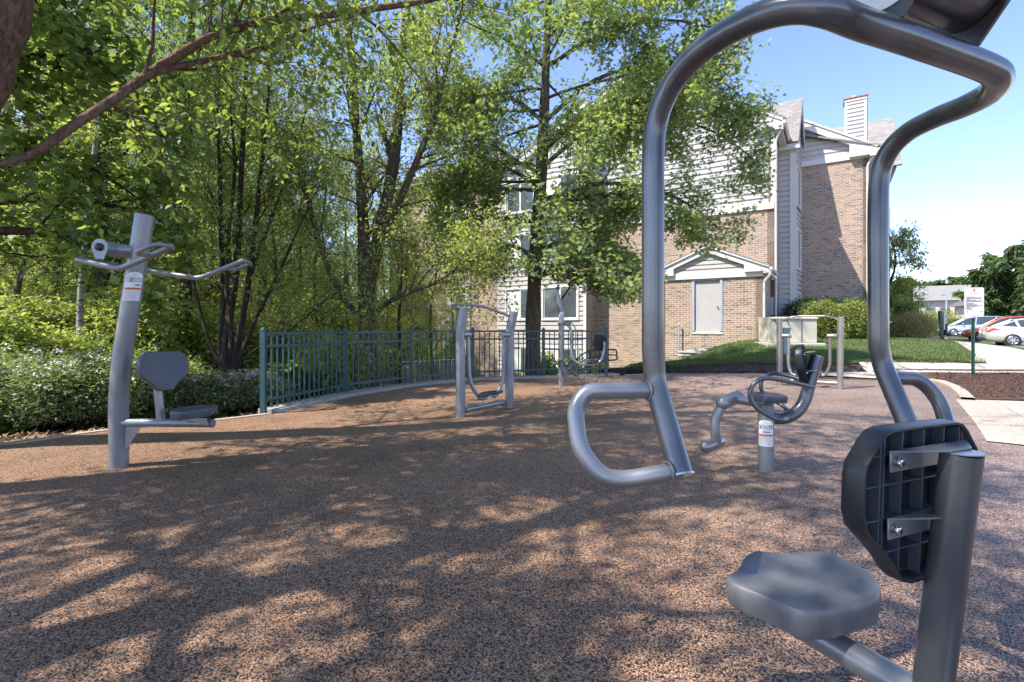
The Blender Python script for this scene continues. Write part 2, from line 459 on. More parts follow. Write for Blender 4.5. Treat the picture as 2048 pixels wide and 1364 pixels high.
# ---------------------------------------------------------------- leaves and branches
def mesh_np(name, V, Fc, mat, parent=None, smooth=False):
    """V (n,3) float, Fc (m,k) int: one mesh with faces of k corners"""
    me = bpy.data.meshes.new(name)
    n = len(V); m, k = Fc.shape
    me.vertices.add(n); me.vertices.foreach_set('co', np.ascontiguousarray(V, dtype=np.float32).ravel())
    me.loops.add(m*k); me.loops.foreach_set('vertex_index', np.ascontiguousarray(Fc, dtype=np.int32).ravel())
    me.polygons.add(m); me.polygons.foreach_set('loop_start', np.arange(0, m*k, k, dtype=np.int32))
    if smooth: me.polygons.foreach_set('use_smooth', np.ones(m, dtype=bool))
    me.update(calc_edges=True)
    me.materials.append(mat)
    o = bpy.data.objects.new(name, me); C.objects.link(o)
    if parent is not None: attach(o, parent)
    return o

LEAFSHAPE = {
    # (along, across) outlines; fold lifts the sides
    'oval': [(0, 0), (.30, .26), (.68, .24), (1, 0), (.68, -.24), (.30, -.26)],
    'lance': [(0, 0), (.35, .17), (1, 0), (.35, -.17)],
    'maple': [(0, 0), (.10, .40), (.42, .26), (.52, .52), (.70, .20), (1, 0), (.70, -.20), (.52, -.52), (.42, -.26), (.10, -.40)],
    'oak': [(0, 0), (.22, .10), (.30, .40), (.46, .10), (.62, .34), (.72, .08), (1, 0), (.72, -.08), (.62, -.34), (.46, -.10), (.30, -.40), (.22, -.10)],
}
def leaf_arrays(rng, pos, size, shape='oval', droop=.4, flat=.6, fold=.12, heading=None):
    n = len(pos); S = LEAFSHAPE[shape]; k = len(S)
    az = rng.uniform(0, 2*PI, n)
    if heading is not None: az = heading+rng.normal(0, 1.0, n)
    dip = rng.normal(-droop, .45, n)
    a = np.stack([np.cos(az)*np.cos(dip), np.sin(az)*np.cos(dip), np.sin(dip)], 1)
    up = np.stack([rng.normal(0, 1-flat, n), rng.normal(0, 1-flat, n), np.ones(n)], 1)
    b = np.cross(up, a); b /= np.linalg.norm(b, axis=1)[:, None]+1e-9
    nn = np.cross(a, b)
    s = size*rng.uniform(.65, 1.3, n)
    V = np.zeros((n, k, 3))
    for i, (u, w_) in enumerate(S):
        V[:, i] = pos+a*(s*u)[:, None]+b*(s*w_)[:, None]+nn*(s*(abs(w_)*fold*2-(u*u)*.12))[:, None]
    return V.reshape(-1, 3), np.arange(n*k).reshape(n, k)

def tubes_np(lines, sides):
    """lines: list of (pts (m,3), radii (m,)) -> V,F quads"""
    VV = []; FF = []; off = 0
    for pts, rad in lines:
        m = len(pts)
        tg = np.gradient(pts, axis=0); tg /= np.linalg.norm(tg, axis=1)[:, None]+1e-9
        ref = np.array([0, 0, 1.0]) if abs(tg[0, 2]) < .9 else np.array([1.0, 0, 0])
        x = np.cross(tg[0], ref); x /= np.linalg.norm(x)
        k = sides if rad[0] > .05 else (5 if rad[0] > .014 else 3)
        ang = 2*PI*np.arange(k)/k; ca = np.cos(ang)[:, None]; sa = np.sin(ang)[:, None]
        for i in range(m):
            x = x-tg[i]*np.dot(x, tg[i]); x /= np.linalg.norm(x)+1e-9
            y = np.cross(tg[i], x)
            rr = rad[i]
            VV.append(pts[i]+(ca*x+sa*y)*rr)
        ii = np.arange(m-1)[:, None]*k; kk = np.arange(k)[None, :]; k2 = (kk+1) % k
        FF.append(off+np.stack([ii+kk, ii+k2, ii+k+k2, ii+k+kk], 2).reshape(-1, 4))
        off += m*k
    return np.concatenate(VV), np.concatenate(FF)

def wander(rng, p, d, L, m, wob, up):
    """a polyline of m points from p, direction d, length L; up bends it up (+) or down (-)"""
    pts = [np.array(p, float)]; d = np.array(d, float); d /= np.linalg.norm(d)
    for i in range(m-1):
        d = d+rng.normal(0, wob, 3)+np.array([0, 0, up])
        d /= np.linalg.norm(d); pts.append(pts[-1]+d*L/(m-1))
    return np.array(pts)

def interp(pts, rad, t):
    s = t*(len(pts)-1); i = min(int(s), len(pts)-2); f = s-i
    return pts[i]*(1-f)+pts[i+1]*f, rad[i]*(1-f)+rad[i+1]*f, (pts[i+1]-pts[i])/(np.linalg.norm(pts[i+1]-pts[i])+1e-9)

def grow(rng, line, level, Q, lines, anchors):
    pts, rad = line
    nlev = len(Q)
    q = Q[level]
    for k in range(q['n']):
        t = q.get('t0', .2)+(1-q.get('t0', .2))*(k+rng.uniform(.1, .9))/q['n']
        p, r, tg = interp(pts, rad, min(t, .999))
        # direction at an angle to the parent
        a = R(q['ang']+rng.normal(0, q.get('aj', 10)))
        rv = rng.normal(0, 1, 3); side = np.cross(tg, rv); side /= np.linalg.norm(side)+1e-9
        d = tg*math.cos(a)+side*math.sin(a)+np.array([0, 0, q.get('lift', 0)])
        shape = q.get('shape', 0)
        L = q['len']*(1-shape*t)*rng.uniform(.7, 1.2)
        if L < .05: continue
        m = q.get('m', 5)
        cp = wander(rng, p, d, L, m, q.get('wob', .12), q.get('up', 0))
        r0 = min(r*q.get('rr', .55), q.get('rmax', 1)); cr = np.linspace(r0, max(r0*.25, q.get('rmin', .003)), m)
        lines.append((cp, cr))
        if level+1 < nlev: grow(rng, (cp, cr), level+1, Q, lines, anchors)
        else: anchors.append(cp)

def spread(rng, anchors, per, jit):
    mm = min(len(a) for a in anchors)
    A = np.array([a[np.linspace(0, len(a)-1, mm).round().astype(int)] for a in anchors])            # (n,m,3)
    n, m, _ = A.shape
    t = rng.uniform(.1, 1.0, (n, per))*(m-1)
    i = np.minimum(t.astype(int), m-2); f = (t-i)[..., None]
    ar = np.arange(n)[:, None]
    p = A[ar, i]*(1-f)+A[ar, i+1]*f
    return (p+rng.normal(0, jit, p.shape)).reshape(-1, 3)

def resample(pts, radii, n):
    pts = np.array([tuple(p) for p in catmull([Vector(p) for p in pts], 4)])
    r = np.interp(np.linspace(0, 1, len(pts)), np.linspace(0, 1, len(radii)), radii)
    return pts, r

def tree(name, label, cat, base, stems, Q, per, jit, size, shape, bark, leafm, seed, group=None, droop=.4, sides=10, keep=None, clip=None, rough=.05):
    """stems: list of (points, radii) in world or local coordinates relative to base"""
    rng = np.random.default_rng(seed)
    root = thing(name, label, cat, base, group=group, world=False)
    lines = []; anchors = []
    for st in stems:
        pts, rad = resample(st[0], st[1], 0)
        rad = rad*(1+rng.normal(0, rough, len(rad)))
        lines.append((pts, rad))
        grow(rng, (pts, rad), 0, st[2] if len(st) > 2 else Q, lines, anchors)
    if clip is not None:
        bb = np.array(base)
        lines = [l for i_, l in enumerate(lines) if i_ == 0 or clip(l[0][-1]+bb) and clip(l[0][len(l[0])//2]+bb)]
        anchors = [a_ for a_ in anchors if clip(a_[-1]+bb)]
    V, Fc = tubes_np(lines, sides)
    tk = mesh_np('trunk', V, Fc, bark, root, True)
    pos = spread(rng, anchors, per, jit)
    if keep is not None: pos = pos[keep(pos, rng)]
    V, Fc = leaf_arrays(rng, pos, size, shape, droop)
    cr = mesh_np('crown', V, Fc, leafm, root)
    return root, len(pos)

# a shrub: leaves scattered through a lumpy mound, on a few stems
def shrub(name, label, cat, base, rx, ry, h, n, size, shape, leafm, seed, group=None, lumps=9, stems=14, flowers=None, rz=0, shell=.5, droop=.2, bark='bark_dark'):
    rng = np.random.default_rng(seed)
    root = thing(name, label, cat, base, rz, group, world=False)
    cs = []
    for k in range(lumps):
        a = rng.uniform(0, 2*PI); q = math.sqrt(rng.uniform(0, 1))*.62
        hh = h*rng.uniform(.40, .66)*(1-.3*q)
        cs.append((math.cos(a)*q*rx, math.sin(a)*q*ry, hh, rng.uniform(.40, .60)*rx, rng.uniform(.40, .60)*ry, h-hh if q < .3 else (h-hh)*rng.uniform(.65, .95)))
    P_ = []
    per = n//lumps
    for (cx, cy, cz, ax, ay, az) in cs:
        v = rng.normal(0, 1, (per, 3)); v /= np.linalg.norm(v, axis=1)[:, None]
        rr = rng.uniform(shell, 1.0, per)**.6*(1+rng.normal(0, .06, per))
        v[:, 2] = np.where(v[:, 2] < 0, v[:, 2]*1.2*cz/max(az, .05)*.8, v[:, 2])
        P_.append(np.array([cx, cy, cz])+v*rr[:, None]*np.array([ax, ay, az]))
    pos = np.concatenate(P_); pos = pos[pos[:, 2] > .02]
    V, Fc = leaf_arrays(rng, pos, size, shape, droop, .45)
    mesh_np('foliage', V, Fc, leafm, root)
    lines = []
    for k in range(stems):
        c = cs[k % lumps]; tip = np.array([c[0]+rng.normal(0, c[3]*.4), c[1]+rng.normal(0, c[4]*.4), c[2]+c[5]*rng.uniform(.1, .7)])
        b = np.array([c[0]*.25, c[1]*.25, 0.0]); md = (b+tip)/2+rng.normal(0, .04*rx, 3)
        lines.append((np.array([b, md, tip]), np.array([.018, .011, .005])*max(.5, rx)))
    V, Fc = tubes_np(lines, 5)
    mesh_np('stem', V, Fc, M[bark], root, True)
    if flowers:
        mat, nf, fs = flowers
        top = pos[(pos[:, 2] > h*.5)]
        pick = top[rng.integers(0, len(top), nf)]
        # each flower head: a flat cluster of many small petals
        q = np.repeat(pick, 16, 0)+rng.normal(0, fs, (nf*16, 3))*np.array([1, 1, .35])+np.array([0, -.03, .055])
        V, Fc = leaf_arrays(rng, q, fs*.9, 'oval', 0, .8)
        mesh_np('blossoms', V, Fc, mat, root)
    return root
# ---------------------------------------------------------------- terrain
FL = [G(-260, 905), G(0, 891), G(215, 862), G(420, 843), G(540, 829), G(700, 794), G(830, 773), G(950, 761), G(1090, 757), G(1180, 754), G(1240, 751)]
def pad_edge_left(y):
    """x of the pad's left edge at depth y"""
    for a, b in zip(FL, FL[1:]):
        if a.y <= y <= b.y: return a.x+(b.x-a.x)*(y-a.y)/(b.y-a.y)
    return FL[0].x-1.2 if y < FL[0].y else FL[-1].x
def h(x, y):
    # beyond the fence the ground drops about two metres
    z = 0.0
    dl = pad_edge_left(min(y, 11.45))-x                       # >0: left of the pad
    wood = -.06-.35*sm(.2, 6, dl)-.5*sm(6, 20, dl) if dl > 0 else 0.0
    drop = 0.0
    # signed distance behind the fence (fence runs from FL[4] to FL[10])
    if y > 6.0:
        fy = 11.5 if x > 2.4 else (11.0 if x > .6 else None)
        if fy is None:
            best = 1e9
            for a, b in zip(FL[4:], FL[5:]):
                ab = Vector((b.x-a.x, b.y-a.y)); ap = Vector((x-a.x, y-a.y)); t = max(0, min(1, ap.dot(ab)/ab.dot(ab)))
                d = (ap-ab*t); best = min(best, d.length) if True else best
                if best == d.length: sgn = ab.x*ap.y-ab.y*ap.x
            dist = best if sgn > 0 else -best
        else: dist = y-fy-.3
        drop = -2.1*sm(.35, 5.0, dist)*sm(-9.5, -4.5, x)
    if x < 2.5:
        z = min(wood, -.04) if dl > 0 else -.04
        z += drop
    else:
        z = -.04
    # lawn bank to the right
    if y > 11.7 and x > 1.5:
        top = .20+.44*sm(12.6, 18.5, y)
        top -= 1.95*sm(9.3, 3.9, x)*sm(13.2, 21, y)+.16*sm(6.5, 2.8, x)
        zr = .02+.10*sm(12, 26, y)+.22*sm(26, 45, y)
        k = sm(14.0, 19.5, x-.18*(y-13))
        lz = top*(1-k)+zr*k
        a = sm(12.25, 12.6, y)
        lw = sm(2.2, 3.6, x)
        z = (z*(1-a)+lz*a)*lw+(drop-.04)*(1-lw) if x < 3.7 else z*(1-a)+lz*a
    elif x > 4.5:
        z = -.04+.06*sm(8, 12, y)*sm(5, 9, x)
    # far ground levels out
    return z
def grid(name, xs, ys, mat, zoff=0.0, inside=None, kind='structure', hf=h):
    V = []; idx = {}; Fc = []
    for j, y in enumerate(ys):
        for i, x in enumerate(xs):
            V.append((x, y, hf(x, y)+zoff))
    nx = len(xs)
    for j in range(len(ys)-1):
        for i in range(nx-1):
            if inside and not inside((xs[i]+xs[i+1])/2, (ys[j]+ys[j+1])/2): continue
            Fc.append((j*nx+i, j*nx+i+1, (j+1)*nx+i+1, (j+1)*nx+i))
    V = np.array(V); Fc = np.array(Fc)
    used = np.unique(Fc); rem = np.full(len(V), -1); rem[used] = np.arange(len(used))
    o = mesh_np(name, V[used], rem[Fc], mat, None, True)
    return tag(o, kind=kind)
def strip(name, A, B, mat, n, zoff, hf=h, kind='structure', sub=24):
    """ribbon between polylines A and B (lists of xy), draped on the terrain"""
    def rs(L, n):
        L = [Vector((p[0], p[1])) for p in L]; d = [0]
        for a, b in zip(L, L[1:]): d.append(d[-1]+(b-a).length)
        out = []
        for k in range(n+1):
            t = d[-1]*k/n
            for i in range(len(L)-1):
                if t <= d[i+1]+1e-9:
                    f = (t-d[i])/max(1e-9, d[i+1]-d[i]); out.append(L[i].lerp(L[i+1], f)); break
        return out
    a = rs(A, n); b = rs(B, n); V = []
    for i in range(n+1):
        for k in range(sub+1):
            p = a[i].lerp(b[i], k/sub); V.append((p.x, p.y, hf(p.x, p.y)+zoff))
    Fc = [(i*(sub+1)+k, i*(sub+1)+k+1, (i+1)*(sub+1)+k+1, (i+1)*(sub+1)+k) for i in range(n) for k in range(sub)]
    return tag(mesh_np(name, np.array(V), np.array(Fc), mat, None, True), kind=kind)

def axis(parts):
    out = []
    for a, b, st in parts:
        n = max(1, int(round((b-a)/st))); out += [a+(b-a)*i/n for i in range(n)]
    out.append(parts[-1][1]); return out
gx = axis([(-300, -60, 40), (-60, -20, 5), (-20, -8, 1), (-8, 20, .4), (20, 60, 3), (60, 400, 40)])
gy = axis([(-60, -6, 9), (-6, 3, 1.5), (3, 30, .4), (30, 60, 3), (60, 500, 40)])
grid('ground', gx, gy, M['forest'], -.012)

# rubber pad: one flat sheet
right = [G(1330, 747.5), G(1500, 743.5), G(1560, 746), G(1590, 757), G(1745, 760), G(1868, 765), G(1905, 778), G(1925, 800), G(1947, 842), G(1975, 884), G(2060, 893), Vector((7.5, 4.4, 0)), Vector((7.5, -3, 0)), Vector((-7, -3, 0))]
mb = MB(); out = [Vector((p.x, p.y, 0)) for p in FL]+right
mb.poly(out[::-1])
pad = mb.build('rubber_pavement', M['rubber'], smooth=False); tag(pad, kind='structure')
if pad.data.polygons[0].normal.z < 0: pad.data.flip_normals()

# tan edging strip round the left side, grey stone under the fence
def edging(name, pts, w, z0, z1, mat, off=0.0):
    pts = [Vector((p.x, p.y, 0)) for p in pts]
    L = []; Rr = []
    for i, p in enumerate(pts):
        t = (pts[min(i+1, len(pts)-1)]-pts[max(i-1, 0)]).normalized(); n = Vector((-t.y, t.x, 0))
        L.append(p+n*(off+w)); Rr.append(p+n*off)
    m = MB()
    for i in range(len(pts)-1):
        a, b, c, d = Rr[i], Rr[i+1], L[i+1], L[i]
        if i == 0: m.poly([a+Vector((0, 0, z0)), a+Vector((0, 0, z1)), d+Vector((0, 0, z1)), d+Vector((0, 0, z0))])
        m.poly([v+Vector((0, 0, z1)) for v in (a, b, c, d)])
        m.poly([a+Vector((0, 0, z0)), b+Vector((0, 0, z0)), b+Vector((0, 0, z1)), a+Vector((0, 0, z1))])
        m.poly([d+Vector((0, 0, z1)), c+Vector((0, 0, z1)), c+Vector((0, 0, z0)), d+Vector((0, 0, z0))])
    return tag(m.build(name, mat, smooth=False), kind='structure')
edging('edging_kerb', catmull([Vector((-8.2, 2.2, 0))]+FL[:5], 6), .085, -.2, .012, M['curb'], .0)
edging('stone_edging', catmull([G(556, 826)]+FL[5:], 6), .30, -.7, .045, M['stone_edge'], .01)
edging('pale_edging', [G(1250, 750.5), G(1330, 747), G(1500, 743), G(1545, 744)], .05, -.1, .012, M['walk'], .0)

# lawn, mulch, walks, car park
PATHL = [(11.5, 12.4), (13.2, 14.2), (16.2, 18.6), (19.9, 23.6), (24.5, 29.5), (36, 44)]
def in_lawn(x, y):
    if y < 12.62: return False
    if x < 2.6: return False
    px_ = 0
    for (xa, ya), (xb, yb) in zip(PATHL, PATHL[1:]):
        if ya <= y <= yb: px_ = xa+(xb-xa)*(y-ya)/(yb-ya)
    if x > px_+.25: return False
    return y < 42
LX = axis([(2.6, 26, .35), (26, 44, 1.0)]); LY = axis([(12.62, 26, .35), (26, 42, .8)])
grid('lawn', LX, LY, M['lawn'], .02, in_lawn)
# concrete walk along the sleeper wall, and the slab behind the right walker
strip('walkway', [(8.7, 11.9), (11.5, 11.75), (16, 11.7)], [(8.7, 12.55), (11.5, 12.5), (16, 12.5)], M['walk'], 20, .05, kind='structure', sub=4)
strip('concrete_slab', [(G(1556, 746).x, 12.1), (G(1745, 757).x, 10.72), (9.0, 11.2)], [(7.2, 12.5), (8.2, 12.52), (9.0, 12.53)], M['walk'], 12, .052, hf=lambda x, y: -.04, sub=4)
# diagonal path up to the car park, and the verge and asphalt beyond
def h2(x, y): return h(x, y)
pL = [G(2030, 752, .05), (13.2, 14.2), (16.2, 18.6), (19.9, 23.6), (24.5, 29.5), (31, 38)]
pR = [(14.6, 12.3), (15.3, 14.6), (18.0, 18.9), (21.7, 23.6), (26.4, 29.8), (33, 38)]
strip('footpath', [(11.3, 12.4)]+[(p[0], p[1]) for p in pL[1:]], pR, M['walk'], 60, .045, sub=8)
strip('verge', pR, [(16.6, 12.3), (17.4, 14.6), (20.0, 18.2), (23.6, 23.0), (28.4, 29.3), (35, 38)], M['lawn'], 60, .03, sub=6)
strip('car_park', [(16.6, 9.3), (17.4, 14.6), (20.0, 18.2), (23.6, 23.0), (28.4, 29.3), (35, 38), (52, 62)], [(60, -10), (62, 0), (70, 5), (75, 12), (85, 20), (95, 30), (110, 60)], M['asphalt'], 60, .035, sub=26)
# mulch bed round the sign, mulch strip under the sleepers
strip('mulch_bed', [(G(1868, 764).x, G(1868, 764).y), G(1905, 777)[:2], G(1925, 797)[:2]], [(9.0, 11.85), (11.3, 11.74), (15.0, 11.7)], M['mulch_brown'], 26, .012, hf=lambda x, y: .03*sm(0, 1.5, y-7.6) , sub=18)
strip('mulch_patch', [G(1925, 797)[:2], G(1946, 800.5)[:2]], [(15.0, 11.7), (16, 7.25)], M['mulch_brown'], 12, .013, hf=lambda x, y: .03*sm(0, 1.5, y-7.6), sub=18)
strip('mulch_strip', [G(1248, 750.0)[:2], G(1330, 747)[:2], G(1500, 743)[:2], G(1545, 744)[:2]], [(2.6, 12.45), (3.8, 12.52), (6.1, 12.52), (7.2, 12.5)], M['mulch'], 20, .006, hf=lambda x, y: 0, sub=6)
# aggregate walk at lower right
m = MB(); m.poly([Vector((p[0], p[1], .006)) for p in (G(1911, 799), G(1947, 842), G(1974, 883), G(2060, 892), (9, 4.5), (9.2, 7.9), G(2048, 803))])
o = m.build('aggregate_walk', M['aggregate'], smooth=False)
if o.data.polygons[0].normal.z < 0: o.data.flip_normals()
tag(o, kind='structure')
m = MB(); m.poly([Vector((p[0], p[1], .011)) for p in (G(2008, 812), G(2060, 845), (8.6, 6.1), (8.9, 7.35), G(2060, 811))])
o = m.build('walk_slab', simple('plain_grey_slab', (.36, .345, .31), .85, 0, .15, 4, .3, 120, .3, 8), smooth=False)
if o.data.polygons[0].normal.z < 0: o.data.flip_normals()
tag(o, kind='structure')
# pale curb of the mulch bed, in three stones
edging('bed_kerb', [G(1850, 761.5), G(1872, 765), G(1900, 776), G(1914, 787), G(1925, 800)], .16, -.1, .045, M['aggregate'], -.02)

# chips of mulch and litter lying on the bed (uncountable)
def chips(name, n, region, size, mats, seed, z=.02, label=None):
    rng = np.random.default_rng(seed); pos = []
    while len(pos) < n:
        p = region(rng)
        if p is not None: pos.append(p)
    pos = np.array(pos)
    V, Fc = leaf_arrays(rng, pos, size, 'lance', 0.0, .55, .02)
    o = mesh_np(name, V, Fc, mats); tag(o, label=label, cat=name.replace('_', ' '), kind='stuff'); return o
def bed(rng):
    x = rng.uniform(6.9, 12.5); y = rng.uniform(7.7, 11.7)
    if x < 8.6-(y-10)*.75*0+ (0 if y > 9.8 else (9.8-y)*-.7): return None
    if (x-1.0*0) < 6.83+ (y-7.7)*.72: return None
    return (x, y, .03*sm(0, 1.5, y-7.6)+.022)
chips('mulch_chips', 9000, bed, .045, M['mulch_brown'], 3, label='brown shredded mulch chips covering the bed around the sign post')
def bed2(rng):
    x = rng.uniform(2.7, 7.1); return (x, rng.uniform(11.75+.07*(x-2.6), 12.5), .02)
chips('dark_mulch', 5000, bed2, .04, M['mulch'], 4, label='dark mulch chips along the foot of the timber sleepers')
def litter(rng):
    y = rng.uniform(2.5, 12); x = pad_edge_left(y)-.12-abs(rng.normal(0, 2.2))
    return (x, y, h(x, y)+.01)
chips('leaf_litter', 7000, litter, .07, M['paper_leaf'], 5, label='dry fallen leaves scattered on the woodland soil behind the kerb')
# a few fallen leaves and twigs on the rubber
rng = np.random.default_rng(8)
pos = []
for k in range(70):
    y = 1.7+rng.uniform(0, 1)**1.6*9; x = rng.uniform(max(pad_edge_left(y)+.2, -y*1.0), min(6.5, y*.95)); pos.append((x, y, .004))
V, Fc = leaf_arrays(rng, np.array(pos), .028, 'lance', 0, .97, .02)
tag(mesh_np('leaf_scraps', V, Fc, M['paper_leaf']), label='tiny dry leaf scraps scattered over the rubber pavement', cat='leaf litter', kind='stuff')
V, Fc = leaf_arrays(rng, np.array([tuple(G(645, 1325)+Vector((0, 0, .006)))]), .05, 'oval', 0.02, .98, .2)
tag(mesh_np('fallen_leaf', V, Fc, M['paper_leaf']), label='single curled brown leaf lying on the rubber in the foreground', cat='leaf')

# grass blades (uncountable)
rng = np.random.default_rng(21)
n = 0; pos = []
while n < 52000:
    y = 12.66+rng.uniform(0, 1)**1.5*11; x = rng.uniform(2.8, 12+(y-12.6)*.8)
    if not in_lawn(x, y): continue
    pos.append((x, y, h(x, y)+.018)); n += 1
pos = np.array(pos); n = len(pos)
az = rng.uniform(0, 2*PI, n); hh = rng.uniform(.03, .075, n); wd = .007
dx = np.cos(az); dy = np.sin(az)
V = np.zeros((n, 3, 3)); V[:, 0] = pos-np.stack([dx, dy, 0*dx], 1)*wd; V[:, 1] = pos+np.stack([dx, dy, 0*dx], 1)*wd
V[:, 2] = pos+np.stack([-dy*hh*.5, dx*hh*.5, hh], 1)
tag(mesh_np('grass', V.reshape(-1, 3), np.arange(n*3).reshape(n, 3), M['blade']), label='short mown grass blades on the sloping lawn', cat='grass', kind='stuff')

# sleeper retaining wall: two courses of timber, the right end cut on the slope
def sleepers():
    r = thing('timber_retaining_wall', 'dark weathered timber sleeper wall holding back the lawn', 'retaining wall', (7, 12.6, 0))
    pts = [(2.2, 12.56), (3.9, 12.58), (6.3, 12.56), (8.9, 12.56), (10.9, 12.56)]
    tops = [.05, .16, .22, .22, .22]
    for i in range(4):
        m = MB(); a, b = pts[i], pts[i+1]
        for k in range(2):
            za0 = tops[i]*k/2-(.1 if k == 0 else -.004); za1 = tops[i]*(k+1)/2
            zb0 = tops[i+1]*k/2-(.1 if k == 0 else -.004); zb1 = tops[i+1]*(k+1)/2
            y0 = -.005*k
            q = [(a[0]+.004, a[1]+y0, za0), (b[0]-.004, b[1]+y0, zb0), (b[0]-.004, b[1]+y0, zb1), (a[0]+.004, a[1]+y0, za1)]
            m.extr(q, (0, .16, 0))
        m.build('sleeper', M['timber'], r, False, .008)
    m = MB(); m.extr([(10.91, 12.55, -.1), (12.3, 12.5, -.1), (12.3, 12.5, .03), (11.35, 12.53, .21), (10.91, 12.55, .218)], (0, .16, 0))
    o = m.build('sleeper', M['curb'], r, False, .008); o['label'] = 'paler end board cut down to the lawn slope'
    return r
sleepers()
# ---------------------------------------------------------------- outdoor gym equipment
SEAT_PX = [(1499,1110),(1508,1105),(1520,1105),(1548,1108),(1578,1109),(1608,1106),(1638,1106),(1660,1110),(1685,1118),(1712,1131),(1737,1144),(1748,1152),(1754,1161),(1761,1174),(1763,1187),(1758,1202),(1735,1212),(1698,1221),(1670,1229),(1643,1232),(1615,1232),(1591,1225),(1565,1213),(1540,1202),(1512,1191),(1484,1180),(1466,1172),(1456,1165),(1452,1158),(1456,1152),(1466,1148),(1476,1142),(1480,1134),(1484,1124),(1490,1115)]
SZ = .49
def unproj(px, py, z):
    Y = (HC-z)*F/(py-HZ); return Vector(((px-1024)*Y/F, Y, z))
SEAT_W = [unproj(a, b, SZ) for a, b in SEAT_PX]
SC = sum(SEAT_W, Vector())/len(SEAT_W)
FWD = Vector((-.385, .923, 0)); LAT = Vector((.923, .385, 0))
SEAT_L = [((p-SC).dot(LAT), (p-SC).dot(FWD)) for p in SEAT_W]
_area = .5*sum(SEAT_L[i][0]*SEAT_L[(i+1) % len(SEAT_L)][1]-SEAT_L[(i+1) % len(SEAT_L)][0]*SEAT_L[i][1] for i in range(len(SEAT_L)))
if _area < 0: SEAT_L = SEAT_L[::-1]
def seat_mesh(c, fwd, s=1.0, thick=.062, dish=.012):
    """moulded seat: outline rings shrink towards the top and the underside; the top dips in the middle"""
    fwd = Vector(fwd).normalized(); lat = Vector((fwd.y, -fwd.x, 0)); up = Vector((0, 0, 1)); c = Vector(c)
    m = MB(); rings = []
    prof = [(.86, -thick), (.955, -thick+.001), (.975, -thick+.006), (1.0, -.020), (.999, -.010), (.990, -.004), (.975, -.001), (.955, 0), (.80, -dish*.45), (.55, -dish*.9), (.25, -dish)]
    n = len(SEAT_L); vs = []
    for k, z in prof:
        for (l, f) in SEAT_L: vs.append(c+lat*l*k*s+fwd*f*k*s+up*z)
    fs = []
    for r in range(len(prof)-1):
        for i in range(n): fs.append([r*n+i, r*n+(i+1) % n, (r+1)*n+(i+1) % n, (r+1)*n+i])
    fs.append(list(range(n))[::-1]); fs.append([(len(prof)-1)*n+i for i in range(n)])
    m.add(vs, fs); return m
BK = [(.03, 0), (.048, .006), (.062, .020), (.084, .048), (.112, .078), (.140, .103), (.157, .122), (.166, .148), (.166, .222), (.161, .245), (.128, .285), (.112, .299), (.092, .304), (0, .305)]
BACK = [(-a, b) for a, b in BK[:-1]][::-1]
BACK = [(a, b) for a, b in BK]+[(-a, b) for a, b in BK[:-1]][::-1]
def back_shell(c, fwd, thick=.06, wall=.007, lean=0.0, ws=1.0):
    """ribbed shell: c = middle of the rear rim's bottom, fwd = towards the sitter; returns shell and rib mesh builders"""
    fwd = Vector(fwd).normalized(); lat = Vector((fwd.y, -fwd.x, 0))*ws; up = (Vector((0, 0, 1))-fwd*lean).normalized(); c = Vector(c)
    fw = lat.cross(up).normalized()
    if fw.dot(fwd) < 0: fw = -fw
    n = len(BACK); vs = []; cy = .16
    def ring(k, d): return [c+lat*(l*k)+up*(cy+(v-cy)*k)+fw*d for l, v in BACK]
    rings = [ring(.93, thick*.55), ring(.955, .002), ring(.965, 0), ring(.99, 0), ring(1.0, .006), ring(1.0, thick-.016), ring(.985, thick-.005), ring(.955, thick), ring(.6, thick-.002), ring(.2, thick-.004)]
    for r in rings: vs += r
    fs = []
    for r in range(len(rings)-1):
        for i in range(n): fs.append([r*n+i, r*n+(i+1) % n, (r+1)*n+(i+1) % n, (r+1)*n+i])
    fs.append([i for i in range(n)][::-1]); fs.append([(len(rings)-1)*n+i for i in range(n)])
    m = MB(); m.add(vs, fs)
    # ribs standing inside the hollow back
    rb = MB()
    def halfw(v):
        best = 0
        for (a, b), (a2, b2) in zip(BK, BK[1:]):
            if min(b, b2) <= v <= max(b, b2)+1e-6 and abs(b2-b) > 1e-6: best = max(best, a+(a2-a)*(v-b)/(b2-b))
        return best*.93
    def vrange(l):
        vs_ = [v for v in np.linspace(.012, .295, 60) if halfw(v) > abs(l)]
        return (min(vs_), max(vs_)) if vs_ else None
    for l in (-.118, -.108, -.06, 0, .06, .108, .118):
        v = vrange(l)
        if v: rb.obox(c+lat*(l-.0014)+up*v[0]+fw*.005, lat*.0028, up*(v[1]-v[0]), fw*(thick*.55-.004))
    for vv in (.072, .136, .200, .256):
        hw = halfw(vv); rb.obox(c-lat*hw+up*(vv-.0014)+fw*.006, lat*2*hw, up*.0028, fw*(thick*.55-.006))
    return m, rb, lat, up, fw
